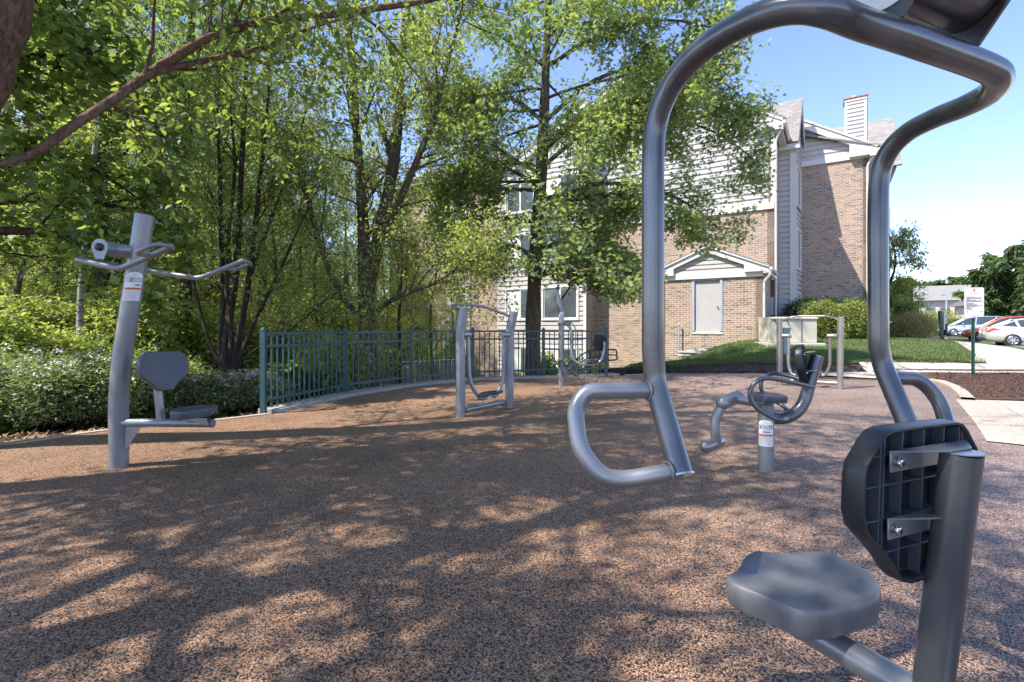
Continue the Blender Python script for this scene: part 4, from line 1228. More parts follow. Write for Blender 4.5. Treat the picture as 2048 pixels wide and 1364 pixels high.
# ---------------------------------------------------------------- the sign, the plate post, poles
def rules_sign():
    b = G(1948, 752, .04); r = thing('rules_sign', 'white rules notice on a dark green post standing in the brown mulch', 'sign', b)
    m = MB(); w_ = .028
    # U-channel post
    prof = [(-.04, 0), (-.04, .004), (-.016, .004), (-.016, .03), (.016, .03), (.016, .004), (.04, .004), (.04, 0), (.02, 0), (.02, .026), (-.02, .026), (-.02, 0)]
    m = MB(); m.extr([(b.x+x, b.y+.02+y, b.z-.2) for x, y in prof], (0, 0, 1.45)); m.build('post', M['green_post'], r, False)
    Y = b.y-.004; ang = R(-20)
    c = P(1948, 604, Y); ux = Vector((math.cos(ang), math.sin(ang), 0)); un = Vector((ux.y, -ux.x, 0))
    if un.y > 0: un = -un
    def pt(u, v, d=0): return c+ux*u+Vector((0, 0, v))+un*d
    W, H = .172, .318
    def rr(W, H, rad, n=6):
        o = []
        for cx, cy, a0 in ((W-rad, H-rad, 0), (-W+rad, H-rad, 90), (-W+rad, -H+rad, 180), (W-rad, -H+rad, 270)):
            for k in range(n+1):
                a = R(a0+90*k/n); o.append((cx+rad*math.cos(a), cy+rad*math.sin(a)))
        return o
    m = MB(); m.extr([pt(u, v, 0) for u, v in rr(W, H, .035)], un*.004); pl = m.build('sign_plate', M['white_plate'], r, False)
    m = MB(); o = rr(W-.018, H-.018, .024)+[]; i_ = rr(W-.022, H-.022, .021); n = len(o)
    m.add([pt(u, v, .0046) for u, v in o]+[pt(u, v, .0046) for u, v in i_], [[k, (k+1) % n, n+(k+1) % n, n+k] for k in range(n)]); m.build('border_line', M['ink_grey'], pl, False)
    m = MB()
    for u0, u1, v0, v1 in ((-.022, .022, .225, .262),): m.add([pt(u0, v0, .005), pt(u1, v0, .005), pt(u1, v1, .005), pt(0, v1+.02, .005), pt(u0, v1, .005)], [[0, 1, 2, 3, 4]])
    m.build('emblem', M['orange'], pl, False)
    m = MB(); m.add([pt(-.007, .236, .0054), pt(.007, .236, .0054), pt(.004, .278, .0054), pt(-.004, .278, .0054)], [[0, 1, 2, 3]]); m.build('emblem_figure', M['ink'], pl, False)
    # heading in real letters
    cu = bpy.data.curves.new('heading', 'FONT'); cu.body = 'FITNESS PARK RULES'; cu.size = .034; cu.align_x = 'CENTER'; cu.extrude = .0002
    ob = bpy.data.objects.new('heading', cu); C.objects.link(ob); bpy.context.view_layer.update()
    me = bpy.data.meshes.new_from_object(ob); bpy.data.objects.remove(ob)
    mt = Matrix((( ux.x, 0, un.x), (ux.y, 0, un.y), (0, 1, 0)))
    for v in me.vertices:
        v.co = pt(v.co.x*.72, .128+v.co.y, .0052+v.co.z)
    me.materials.clear(); me.materials.append(M['ink']); q = bpy.data.objects.new('heading', me); C.objects.link(q); attach(q, pl); q.location = -Vector(b)
    # the emblem's name line and the printed rules, too small to read
    rng = random.Random(2); m = MB()
    def dash(u0, u1, v, t):
        u = u0
        while u < u1:
            w2 = min(rng.uniform(.008, .026), u1-u); m.add([pt(u, v, .0055), pt(u+w2, v, .0055), pt(u+w2, v+t, .0055), pt(u, v+t, .0055)], [[0, 1, 2, 3]]); u += w2+.004
    dash(-.08, .08, .178, .006)
    for v, e in ((.102, .02), (.086, .175), (.070, .16), (.052, -.10), (.036, .05), (.020, .18), (.004, .16), (-.013, -.15), (-.031, .02), (-.048, -.02), (-.064, .06), (-.080, .18), (-.096, .10), (-.114, .02), (-.132, -.09), (-.150, -.05), (-.167, -.02)):
        dash(-.135, e*.76, v, .010)
    for u in (-.12, -.11, .115, .125): dash(u-.006, u+.008, -.225, .02)
    m.build('printed_rules', M['ink'], pl, False)
    bolt(r, pt(0, -.29, .004), un, .006); bolt(r, pt(0, .295, .004), un, .006)
    return r
rules_sign()

def plate_post():
    z = .10; Y = (HC-z)*F/(688-HZ); b = P(1886, 688, Y); b.z = h(b.x, b.y)+.01
    r = thing('path_post', 'dark grey post with a side plate beside the concrete path', 'post', b)
    def Q(px, py): return P(px, py, Y)
    m = MB(); a = Q(1886, 690); t = Q(1880, 622)
    m.bar(Vector((b.x, b.y, b.z-.2)), t, .17, .14, up=(0, 1, 0)); m.build('post', M['fence'], r, False, .01)
    p = Q(1883, 648); m = MB(); m.box((p.x+.04, p.y-.12, p.z-.35), (p.x+.16, p.y-.04, p.z+.75)); m.build('side_plate', M['white_plate'], r, False, .01)
    p = Q(1884, 662); m = MB(); m.box((p.x+.10, p.y-.14, p.z-.25), (p.x+.22, p.y-.02, p.z+.45)); m.build('side_box', M['blackout'], r, False, .01)
    return r
plate_post()
def lamp(px, py_top, Y, arm, label):
    t = P(px, py_top, Y); b = Vector((t.x, t.y, h(t.x, t.y)))
    r = thing('street_lamp', label, 'lamp post', b)
    m = MB(); m.tube([b, t], [.14, .08], 14); m.build('pole', M['grey_box'], r)
    m = MB(); m.box((b.x-.3, b.y-.3, b.z-.1), (b.x+.3, b.y+.3, b.z+.7)); m.build('footing', M['concrete'], r, False)
    m = MB(); m.bar(t-Vector((0, 0, .1)), t+Vector((arm*.5, 0, -.06)), .1, .1); m.build('arm', M['grey_box'], r, False)
    m = MB(); m.box((t.x+arm*.5-.05 if arm > 0 else t.x+arm*1.1, t.y-.2, t.z-.14), (t.x+arm*1.3 if arm > 0 else t.x+arm*.45, t.y+.2, t.z+.04)); m.build('lamp_head', M['grey_box'], r, False, .03)
lamp(1828, 574, 75, 1.2, 'tall pale lamp post with an arm, beyond the clipped shrubs')
lamp(1893, 589, 80, -1.0, 'thin lamp post in front of the long grey roof, left of the rules notice')

# ---------------------------------------------------------------- the apartment building
U = Vector((.843, -.537, 0)).normalized(); V_ = Vector((-U.y, U.x, 0)); N_ = -V_
PC = Vector((9.29, 18.5, 0))            # right front corner of the annex
MC = Vector((10.99, 20.97, 0))          # right front corner of the tall block
def at(o, s, t, z): return Vector(o)+U*s+V_*t+Vector((0, 0, z))
B = thing('apartment_building', 'brick and pale siding apartment building with gables and a utility annex', 'building', at(MC, 0, 0, 0))
def wall(name, quads, mat, label=None, thick=None):
    m = MB()
    for pts, u in quads: m.poly(pts, 0, u)
    o = m.build(name, mat, B, False)
    if label: o['label'] = label
    return o
def rect(o, u, s0, s1, z0, z1):
    return [Vector(o)+u*s0+Vector((0, 0, z0)), Vector(o)+u*s1+Vector((0, 0, z0)), Vector(o)+u*s1+Vector((0, 0, z1)), Vector(o)+u*s0+Vector((0, 0, z1))]
def wallbox(name, o, u, n, s0, s1, z0, z1, mat=None, th=.25, holes=()):
    """wall of real thickness with openings; o at s=0, u along, n outward. UVs in metres"""
    m = MB(); ss = sorted({s0, s1, *[q for hh in holes for q in hh[:2]]}); zs = sorted({z0, z1, *[q for hh in holes for q in hh[2:]]})
    for a, b in zip(ss, ss[1:]):
        for c, d in zip(zs, zs[1:]):
            sm_, zm = (a+b)/2, (c+d)/2
            if any(hh[0] < sm_ < hh[1] and hh[2] < zm < hh[3] for hh in holes): continue
            pts = rect(o, u, a, b, c, d); m.add(pts, [[0, 1, 2, 3]], 0, [[(a, c), (b, c), (b, d), (a, d)]])
    for hh in holes:
        a, b, c, d = hh; i = -n*.12
        p = rect(o, u, a, b, c, d); q = [v+i for v in p]
        for k in range(4):
            l = (k+1) % 4; m.add([p[k], p[l], q[l], q[k]], [[0, 1, 2, 3]], 0, [[(0, 0), (.235, 0), (.235, .12), (0, .12)]])
    back = [v-n*th for v in rect(o, u, s0, s1, z0, z1)]
    m.add(back, [[3, 2, 1, 0]], 0, [[(0, 0)]*4])
    for k in range(4):
        l = (k+1) % 4; f = rect(o, u, s0, s1, z0, z1)
        m.add([f[k], f[l], back[l], back[k]], [[0, 1, 2, 3]], 0, [[(0, 0), (th, 0), (th, .5), (0, .5)]])
    return m.build(name, mat or M['brick'], B, False)
def siding(name, o, u, n, rng_, z0, z1, ex=.235, holes=(), mat=None, parent=None):
    """lapped boards; rng_(z) gives the (s0,s1) span at height z"""
    m = MB(); z = z0
    while z < z1-1e-3:
        zt = min(z+ex, z1)
        a0, b0 = rng_(z); a1, b1 = rng_(zt)
        segs = [(a0, b0, a1, b1)]
        if a1 >= b1:
            a1 = b1 = (a1+b1)/2; segs = [(a0, b0, a1, b1)]
        for hh in holes:
            if hh[2] < (z+zt)/2 < hh[3]:
                ns = []
                for (p, q, p1, q1) in segs:
                    if hh[0] > p and hh[0] < q: ns.append((p, min(q, hh[0]), p1, min(q1, hh[0])))
                    if hh[1] < q and hh[1] > p: ns.append((max(p, hh[1]), q, max(p1, hh[1]), q1))
                    if hh[1] <= p or hh[0] >= q: ns.append((p, q, p1, q1))
                segs = ns
        for (p, q, p1, q1) in segs:
            if q-p < .01: continue
            A = Vector(o)
            bo = n*.052; to = n*.010; E = (zt-z)
            v = [A+u*p+bo+Vector((0, 0, z)), A+u*q+bo+Vector((0, 0, z)), A+u*q1+to+Vector((0, 0, zt)), A+u*p1+to+Vector((0, 0, zt)),
                 A+u*p+n*.002+Vector((0, 0, z)), A+u*q+n*.002+Vector((0, 0, z)), A+u*q1+n*.002+Vector((0, 0, zt)), A+u*p1+n*.002+Vector((0, 0, zt))]
            # Dutch-lap groove: the board's face steps in near its top
            g = .66; gl = v[0].lerp(v[3], g)+n*.026; gr = v[1].lerp(v[2], g)+n*.026; hl = v[0].lerp(v[3], g+.08)-n*.012; hr = v[1].lerp(v[2], g+.08)-n*.012
            m.add([v[0], v[1], gr, gl, hr, hl, v[2], v[3], v[4], v[5]], [[0, 1, 2, 3], [3, 2, 4, 5], [5, 4, 6, 7], [8, 9, 1, 0]])
        z = zt
    return m.build(name, mat or M['siding'], parent or B, False)
def board(name, a, b, w, t, n, mat=None, up=(0, 0, 1), parent=None):
    """trim board from a to b, w tall, t proud along n"""
    m = MB(); a = Vector(a); b = Vector(b); upv = Vector(up)
    m.obox(a-upv*w/2, b-a, n*t, upv*w); return m.build(name, mat or M['white_trim'], parent or B, False, .006)
def window(o, u, n, s0, s1, z0, z1, sashes=2, blind=True, deep=.02):
    m = MB(); fw = .09; pr = n*.05
    base = Vector(o)+n*.03
    def b(sa, sb, za, zb, t=.05, off=0.0): m.obox(base+u*sa+Vector((0, 0, za))+n*off, u*(sb-sa), n*t, Vector((0, 0, zb-za)))
    b(s0-fw, s1+fw, z0-fw, z0, .07); b(s0-fw, s1+fw, z1, z1+fw, .05); b(s0-fw, s0, z0, z1, .05); b(s1, s1+fw, z0, z1, .05)
    wn = m.build('window', M['white_trim'], B, False, .004)
    for k in range(sashes):
        a = s0+(s1-s0)*k/sashes+.003; c = s0+(s1-s0)*(k+1)/sashes-.003
        m = MB(); fr = .05; off = .004 if k % 2 else -.022
        b(a, c, z0+.003, z0+fr, .02, off); b(a, c, z1-fr, z1-.003, .02, off); b(a, a+fr, z0+fr, z1-fr, .02, off); b(c-fr, c, z0+fr, z1-fr, .02, off)
        m.build('sash', M['white_trim'], wn, False, .002).location = -WORLD[B.name]*0
        m = MB(); b(a+fr, c-fr, z0+fr, z1-fr, .006, off+.004); m.build('glass', M['blind'] if (blind and k % 2 == 0 and int(z0*7+s0*3) % 3) else M['glass_dark'], wn, False)
    m = MB(); b(s0, s1, z0, z1, .004, -.10); m.build('curtain', M['blind'], wn, False)
    return wn
def downspout(pts, name='downspout'):
    m = MB(); m.tube(fillet(pts, .09, 4), .045, 8); return m.build(name, M['white_trim'], B, True)

# --- tall gabled block: s runs left (negative) from MC, front faces N_
EZ, SL, AP, SB = 9.8, .60, -6.0, 6.22
def gz(s):       # roofline height at s
    return EZ+SL*(-s) if s > AP else EZ+SL*(12+s)
wallbox('wall', at(MC, -8.06, 0, 0), U, N_, 0, 8.06, -2.4, SB-.14)
wallbox('wall', at(MC, 0, 0, 0), V_, U, 0, 2.4, -.5, EZ)
siding('gable_siding', at(MC, 0, 0, 0), U, N_, lambda z: (max(-8.06, -12+(z-EZ)/SL if z > EZ else -9), -.20 if z < EZ-.14 else min(-.20, -(z-EZ+.30)/SL)), SB+.14, 13.15)
m = MB(); m.extr([at(MC, -8.06, .004, SB-.2), at(MC, 0, .004, SB-.2), at(MC, 0, .004, EZ), at(MC, AP, .004, 13.4), at(MC, -8.06, .004, gz(-8.06))], V_*.2); m.build('gable_backing', M['siding'], B, False)
board('trim_board', at(MC, -8.06, 0, SB), at(MC, 0, 0, SB), .27, .085, N_)
board('corner_board', at(MC, -.10, 0, (SB+EZ)/2+.05), at(MC, .02, 0, (SB+EZ)/2+.05), EZ-SB-.18, .08, N_)
def rake(o, s0, z0, s1, z1, w=.34, over=.30):
    m = MB(); a = at(o, s0, 0, z0); b = at(o, s1, 0, z1)
    m.extr([a-Vector((0, 0, w)), b-Vector((0, 0, w)), b, a], N_*over); m.build('rake_board', M['white_trim'], B, False)
    m = MB(); a = a+Vector((0, 0, .003)); b = b+Vector((0, 0, .003))
    m.extr([a, b, b+Vector((0, 0, .09)), a+Vector((0, 0, .09))], N_*(over+.06)); m.build('drip_edge', M['white_trim'], B, False)
rake(MC, .35, EZ-.21, AP, 13.4); rake(MC, AP, 13.4, -12.3, 9.62)
# eave return box, gutter and downspout at the right corner
m = MB(); m.extr([at(MC, -.75, -.31, EZ-.42), at(MC, .30, -.31, EZ-.42), at(MC, .30, -.31, EZ-.17), at(MC, -.75, -.31, EZ+.05)], V_*.30); m.build('eave_return', M['white_trim'], B, False)
m = MB(); m.obox(at(MC, .05, -.30, EZ-.50), U*.27, V_*3.2, (0, 0, .10)); m.build('soffit', M['white_trim'], B, False)
m = MB(); m.tube([at(MC, .40, -.36, EZ-.26), at(MC, .40, 2.3, EZ-.26)], .075, 10); m.build('gutter', M['white_trim'], B)
downspout([at(MC, .38, -.25, EZ-.30), at(MC, .20, -.12, EZ-.62), at(MC, .07, -.06, EZ-.9), at(MC, .07, -.06, .75)])
# roof of the tall block
def roof(pts, name='roof', th=.08):
    m = MB(); p = [Vector(q) for q in pts]; nrm = (p[1]-p[0]).cross(p[2]-p[0]).normalized()
    if nrm.z < 0: p = p[::-1]; nrm = -nrm
    hx = Vector((nrm.y, -nrm.x, 0)).normalized(); vy = nrm.cross(hx)
    uv = [(q.dot(hx), q.dot(vy)) for q in p]
    m.add([q+nrm*th for q in p], [list(range(len(p)))], 0, [uv])
    m.extr([q for q in p], nrm*(th-.002)); 
    return m.build(name, M['shingle'], B, False)
roof([at(MC, .42, -.36, EZ-.16), at(MC, AP, -.36, 13.5), at(MC, AP, 12, 13.5), at(MC, .42, 12, EZ-.16)])
roof([at(MC, -12.3, -.36, 9.7), at(MC, AP, -.36, 13.5), at(MC, AP, 12, 13.5), at(MC, -12.3, 12, 9.7)])

# --- left wing standing forward of it: brick and siding bays with windows
WO = at(MC, -8.06, -1.05, 0)           # its right front corner
WS = [( -4.6, -2.9, 1.55, 3.10), (-2.35, -.45, 1.55, 3.10), (-4.6, -2.9, 4.45, 5.95), (-2.35, -.45, 4.45, 5.95), (-4.6, -2.9, -1.35, .05), (-2.35, -.45, -1.35, .05), (-4.6, -2.9, 7.2, 8.7), (-2.35, -.45, 7.2, 8.7)]
wallbox('wall', WO, V_, U, 0, 1.05, -2.4, 9.8)
siding('bay_siding', at(WO, 0, -.02, 0), U, N_, lambda z: (-5.2, -.12), -2.3, 9.8, .235, [(a-.09, b+.09, c-.09, d+.09) for a, b, c, d in WS])
wallbox('wall', WO, U, N_, -5.2, 0, -2.4, 9.8, mat=M['siding'], holes=WS)
board('corner_board', at(WO, -.12, 0, 3.7), at(WO, .02, 0, 3.7), 12.2, .08, N_)
for q in WS: window(at(WO, 0, -.03, 0), U, N_, *q)
wallbox('wall', WO, U, N_, -7.0, -5.21, -2.4, 9.8)
W2 = [(-8.9, -7.35, z, z+1.45) for z in (-1.4, 1.5, 4.4, 7.2)]
wallbox('wall', WO, U, N_, -9.1, -7.01, -2.4, 9.8, mat=M['siding'], holes=W2)
siding('bay_siding', at(WO, 0, -.02, 0), U, N_, lambda z: (-9.1, -7.05), -2.3, 9.8, .235, [(a-.09, b+.09, c-.09, d+.09) for a, b, c, d in W2])
for q in W2: window(at(WO, 0, -.03, 0), U, N_, *q)
wallbox('wall', WO, U, N_, -13.5, -9.11, -2.4, 9.8)
m = MB(); m.extr([at(WO, 0, -.03, 9.8), at(WO, 0, -.03, gz(-8.06)-.1), at(WO, -4.0, -.03, 9.83)], V_*.6); m.build('gable_backing', M['siding'], B, False)
rake(WO, .1, gz(-8.06)-.03, -4.3, 9.6)
roof([at(WO, .1, -.4, gz(-8.06)), at(WO, .1, 1.4, gz(-8.06)), at(WO, -4.3, 1.4, 9.72), at(WO, -4.3, -.4, 9.72)])
board('fascia', at(WO, -13.6, -.02, 9.8), at(WO, -4.2, -.02, 9.8), .3, .35, N_)
roof([at(WO, -13.7, -.5, 9.9), at(WO, -3.9, -.5, 9.9), at(WO, -3.9, 6, 12.9), at(WO, -13.7, 6, 12.9)])
wallbox('wall', at(WO, -13.5, 0, 0), V_, -U, 0, 8, -2.4, 9.8)

# --- recess and windowed bay to the right of the tall block
RC = at(MC, 0, 2.4, 0)
siding('bay_siding', at(RC, 0, 0, 0), U, N_, lambda z: (.0, .44), .3, 9.4)
wallbox('wall', RC, U, N_, 0, .60, -.5, 9.5, mat=M['siding'])
m = MB(); m.obox(at(RC, .44, -.05, .3), U*.17, -V_*.035, (0, 0, 9.15)); m.build('corner_board', M['white_trim'], B, False, .005)
SO = at(RC, .60, 0, 0); SE = Vector((14.05, 24.35, 0)); su = (SE-SO); SLn = su.length; su.normalize(); sn = Vector((su.y, -su.x, 0))
WW = [(.40, 1.55, z, z+1.75) for z in (.95, 3.85, 6.75)]
wallbox('wall', SO, su, sn, 0, SLn, -.5, 9.5, mat=M['siding'], holes=WW)
siding('bay_siding', SO, su, sn, lambda z: (.12, SLn), .3, 9.4, .235, [(a-.09, b+.09, c-.09, d+.09) for a, b, c, d in WW])
m = MB(); m.obox(SO+sn*0+Vector((0, 0, .3)), su*.12, sn*.08, (0, 0, 9.1)); m.build('corner_board', M['white_trim'], B, False, .005)
for q in WW: window(SO+sn*.02, su, sn, *q, sashes=2, blind=False)
# its small steep roof with the gable towards the right
apx = (SO+SE)/2; AZ = 11.75
e0 = SO-su*.35+sn*.22+Vector((0, 0, 9.35)); e1 = SE+su*.3+sn*.22+Vector((0, 0, 9.35)); ea = apx+sn*.22+Vector((0, 0, AZ))
m = MB(); m.extr([SO+Vector((0, 0, 9.3)), SE+Vector((0, 0, 9.3)), apx+Vector((0, 0, AZ-.12))], -sn*.2); m.build('gable_backing', M['siding'], B, False)
siding('gable_siding', SO, su, sn, lambda z: (SLn*.5*(z-9.4)/2.35, SLn-SLn*.5*(z-9.4)/2.35), 9.4, 11.6)
for a, b in ((e0, ea), (e1, ea)):
    m = MB(); m.extr([a-Vector((0, 0, .24)), b-Vector((0, 0, .24)), b, a], -sn*.05); m.build('rake_board', M['white_trim'], B, False)
bk = -U*3.2
roof([e0+Vector((0, 0, .01)), ea+Vector((0, 0, .01)), ea+bk, e0+bk-V_*.0]); roof([e1+Vector((0, 0, .01)), ea+Vector((0, 0, .01)), ea+bk, e1+bk])
m = MB(); m.obox(at(RC, -.1, -.34, 9.12), U*.95, V_*.34, (0, 0, .24)); m.build('eave_box', M['white_trim'], B, False, .01)

# --- right block: brick wall under a siding gable
R0 = Vector((14.05, 24.35, 0)); RL = 2.72; RZ = 9.02
def ratR(s, t, z): return R0+U*s+V_*t+Vector((0, 0, z))
wallbox('wall', R0, U, N_, -.5, RL, -.5, RZ-.12)
R1 = ratR(RL, 0, 0)
wallbox('wall', R1, V_, U, 0, 9, -.5, 9.2)
rz = lambda s: 9.42+.62*(RL-s)
siding('gable_siding', R0, U, N_, lambda z: (-.5, min(RL-.12, RL-(z-9.12)/.62)), RZ+.13, 11.3)
m = MB(); m.extr([ratR(-.5, .01, RZ-.1), ratR(RL, .01, RZ-.1), ratR(RL, .01, 9.3), ratR(-.5, .01, rz(-.5)-.15)], V_*.2); m.build('gable_backing', M['siding'], B, False)
board('trim_board', ratR(-.5, 0, RZ), ratR(RL, 0, RZ), .25, .08, N_)
rake(R0, RL+.30, 9.22, -.6, rz(-.6)-.02)
m = MB(); m.extr([ratR(RL-.75, -.31, 8.95), ratR(RL+.26, -.31, 8.95), ratR(RL+.26, -.31, 9.20), ratR(RL-.75, -.31, 9.5)], V_*.30); m.build('eave_return', M['white_trim'], B, False)
m = MB(); m.obox(ratR(RL+.01, -.30, 8.88), U*.30, V_*9, (0, 0, .10)); m.build('soffit', M['white_trim'], B, False)
m = MB(); m.tube([ratR(RL+.36, -.36, 9.10), ratR(RL+.36, 8.5, 9.10)], .075, 10); m.build('gutter', M['white_trim'], B)
downspout([ratR(RL+.30, -.20, 9.05), ratR(RL+.05, -.10, 8.75), ratR(RL-.06, -.06, 8.5), ratR(RL-.06, -.06, .5)])
roof([ratR(RL+.40, -.36, 9.24), ratR(-3.0, -.36, 11.40), ratR(-3.0, 8, 11.40), ratR(RL+.40, 8, 9.24)])
# block behind with a high roof
roof([ratR(-2, 5.0, 9.6), ratR(4.4, 5.0, 9.6), ratR(4.4, 9.4, 13.6), ratR(-2, 9.4, 13.6)])
roof([ratR(-2, 9.42, 13.6), ratR(4.4, 9.42, 13.6), ratR(4.4, 13.5, 9.6), ratR(-2, 13.5, 9.6)])
wallbox('wall', ratR(3.9, 5.3, 0), V_, U, 0, 8, -.5, 9.6)
m = MB(); m.extr([ratR(4.1, 5.3, 9.6), ratR(4.1, 13.2, 9.6), ratR(4.1, 9.4, 13.5)], U*.1); m.build('gable_backing', M['siding'], B, False)
# chimney clad in siding
c0, c1, ct = 1.80, 2.66, 11.85
m = MB(); m.obox(ratR(c0+.02, .35, 9.3), U*(c1-c0-.04), V_*.75, (0, 0, ct-9.3-.03)); ch = m.build('chimney', M['siding'], B, False)
siding('chimney_cladding', ratR(0, .35, 0), U, N_, lambda z: (c0+.09, c1-.09), 9.5, ct-.12, .19, parent=ch)
siding('chimney_cladding', ratR(c1-.02, .35, 0), V_, U, lambda z: (.09, .66), 9.3, ct-.12, .19, parent=ch)
for s in (c0, c1-.10): board('chimney_corner', ratR(s, .35, 10.6), ratR(s+.10, .35, 10.6), 2.5, .045, N_, parent=ch)
board('chimney_band', ratR(c0-.02, .34, ct-.06), ratR(c1+.02, .34, ct-.06), .12, .06, N_, parent=ch)
m = MB(); m.obox(ratR(c0-.05, .24, ct+.003), U*(c1-c0+.10), V_*.95, (0, 0, .05)); m.build('chimney_cap', M['rust'], ch, False)
m = MB(); m.tube([ratR(2.2, .7, ct+.05), ratR(2.2, .7, ct+.16)], .09, 14); m.tube([ratR(2.2, .7, ct+.165), ratR(2.2, .7, ct+.24)], .15, 14); m.build('flue_cap', M['grey_box'], ch)

# --- utility annex with a door
AW = 3.84; AD = 2.62; AT = 3.12
DS0, DS1, DZ0, DZ1 = -2.44, -1.50, .93, 3.0
def az(s): return 3.38+.43*(-s) if s > -AW/2 else 3.38+.43*(AW+s)
wallbox('wall', at(PC, 0, 0, 0), U, N_, -AW, 0, -1.2, AT-.10, holes=[(DS0-.10, DS1+.10, DZ0, DZ1+.02)])
wallbox('wall', at(PC, 0, 0, 0), V_, U, .0, AD, -.5, AT)
wallbox('wall', at(PC, -AW, 0, 0), V_, -U, .0, AD+.6, -1.6, AT)
board('trim_board', at(PC, -AW, 0, AT), at(PC, 0, 0, AT), .22, .08, N_)
siding('gable_siding', PC, U, N_, lambda z: (-AW+.12+max(0, (z-AT-.10)/.43), -.12-max(0, (z-AT-.10)/.43)), AT+.11, AT+.90, .17)
m = MB(); m.extr([at(PC, -AW, .01, AT-.1), at(PC, 0, .01, AT-.1), at(PC, 0, .01, 3.3), at(PC, -AW/2, .01, az(-AW/2)-.12), at(PC, -AW, .01, 3.3)], V_*.15); m.build('gable_backing', M['siding'], B, False)
rake(PC, .22, 3.30, -AW/2, az(-AW/2), .20, .18); rake(PC, -AW/2, az(-AW/2), -AW-.22, 3.30, .20, .18)
for a, b, s in ((-.62, .16, 1), (-AW-.16, -AW+.62, -1)):
    lo, hi = (3.24, 3.47) if s < 0 else (3.47, 3.24)
    m = MB(); m.extr([at(PC, a, -.182, AT+.06), at(PC, b, -.182, AT+.06), at(PC, b, -.182, hi), at(PC, a, -.182, lo)], V_*.17); m.build('eave_return', M['white_trim'], B, False)
roof([at(PC, .27, -.24, 3.31), at(PC, -AW/2, -.24, az(-AW/2)+.08), at(PC, -AW/2, AD+.1, az(-AW/2)+.08), at(PC, .27, AD+.1, 3.31)], th=.05)
roof([at(PC, -AW-.27, -.24, 3.31), at(PC, -AW/2, -.24, az(-AW/2)+.08), at(PC, -AW/2, AD+.1, az(-AW/2)+.08), at(PC, -AW-.27, AD+.1, 3.31)], th=.05)
m = MB(); m.obox(at(PC, .01, -.17, AT-.02), U*.20, V_*AD, (0, 0, .20)); m.build('soffit', M['white_trim'], B, False)
m = MB(); m.tube([at(PC, .28, -.24, 3.26), at(PC, .28, AD-.1, 3.26)], .06, 10); m.build('gutter', M['white_trim'], B)
downspout([at(PC, .28, -.14, 3.2), at(PC, .22, -.12, 3.0), at(PC, .04, -.07, 2.8), at(PC, .04, -.07, .86), at(PC, .26, -.16, .70)])
m = MB(); m.tube([at(PC, .25, -.16, .70), at(PC, .62, -.30, .62), at(PC, .80, -.4, .60)], .055, 10); m.build('drain_hose', M['blackout'], B)
# door
m = MB(); o = at(PC, 0, 0, 0)
for (a, b, c, d) in ((DS0-.10, DS0, DZ0+.02, DZ1+.02), (DS1, DS1+.10, DZ0+.02, DZ1+.02), (DS0-.10, DS1+.10, DZ1-.06, DZ1+.018)):
    m.obox(o+U*(a+.002)+Vector((0, 0, c))+V_*.11, U*(b-a-.004), N_*.13, Vector((0, 0, d-c)))
m.build('door_frame', M['grey_box'], B, False, .004)
m = MB(); m.obox(o+U*(DS0+.004)+V_*.10+Vector((0, 0, DZ0+.03)), U*(DS1-DS0-.008), N_*.045, (0, 0, DZ1-DZ0-.10)); dr = m.build('door', M['door'], B, False, .003)
m = MB(); k = o+U*(DS1-.10)+V_*.055+Vector((0, 0, DZ0+1.0)); m.cyl(k, k+N_*.04, .018, 14); m.ball(k+N_*.065, .032, 16, 10); m.build('handle', M['steel'], dr)
m = MB(); m.obox(o+U*(DS0-.12)+V_*.10+Vector((0, 0, DZ0-.085)), U*(DS1-DS0+.24), N_*.13, (0, 0, .08)); m.build('door_sill', M['brick'], B, False)
m = MB(); m.obox(o+U*(DS0)+V_*.09+Vector((0, 0, DZ0+.0)), U*(DS1-DS0), N_*.07, (0, 0, .025)); m.build('threshold', M['white_trim'], B, False)

# things fixed to the building
p = at(PC, .0, 0, 0)
r = thing('meter_box', 'grey electric meter box on the brick beside the white downspout', 'utility box', at(MC, -.35, -.12, 1.2))
m = MB(); c = at(MC, -.42, -.16, 1.62); m.obox(c, U*.40, V_*.15, (0, 0, .75)); m.build('box', M['grey_box'], r, False, .012)
m = MB(); m.obox(c+U*.03-V_*.012+Vector((0, 0, .05)), U*.34, V_*.011, (0, 0, .62)); m.build('cover', M['grey_box'], r, False, .004)
m = MB(); m.tube([at(MC, -.22, -.09, .6), at(MC, -.22, -.09, 1.62)], .03, 10); m.build('conduit', M['grey_box'], r)
c = at(PC, -3.0, -.16, 0)
r = thing('vent_pipe', 'slim grey standpipe with a round cap left of the grey door', 'pipe', c)
c.z = -.2; t = P(1361, 650, c.y)
m = MB(); m.tube([c, Vector((c.x, c.y, t.z))], .028, 12); m.build('pipe', M['grey_box'], r)
m = MB(); m.ball((c.x, c.y, t.z+.01), .05, 14, 9); m.build('cap', M['grey_box'], r)
# number plates on the brick, half hidden by the oak
c = P(1255, 551, 24.3)
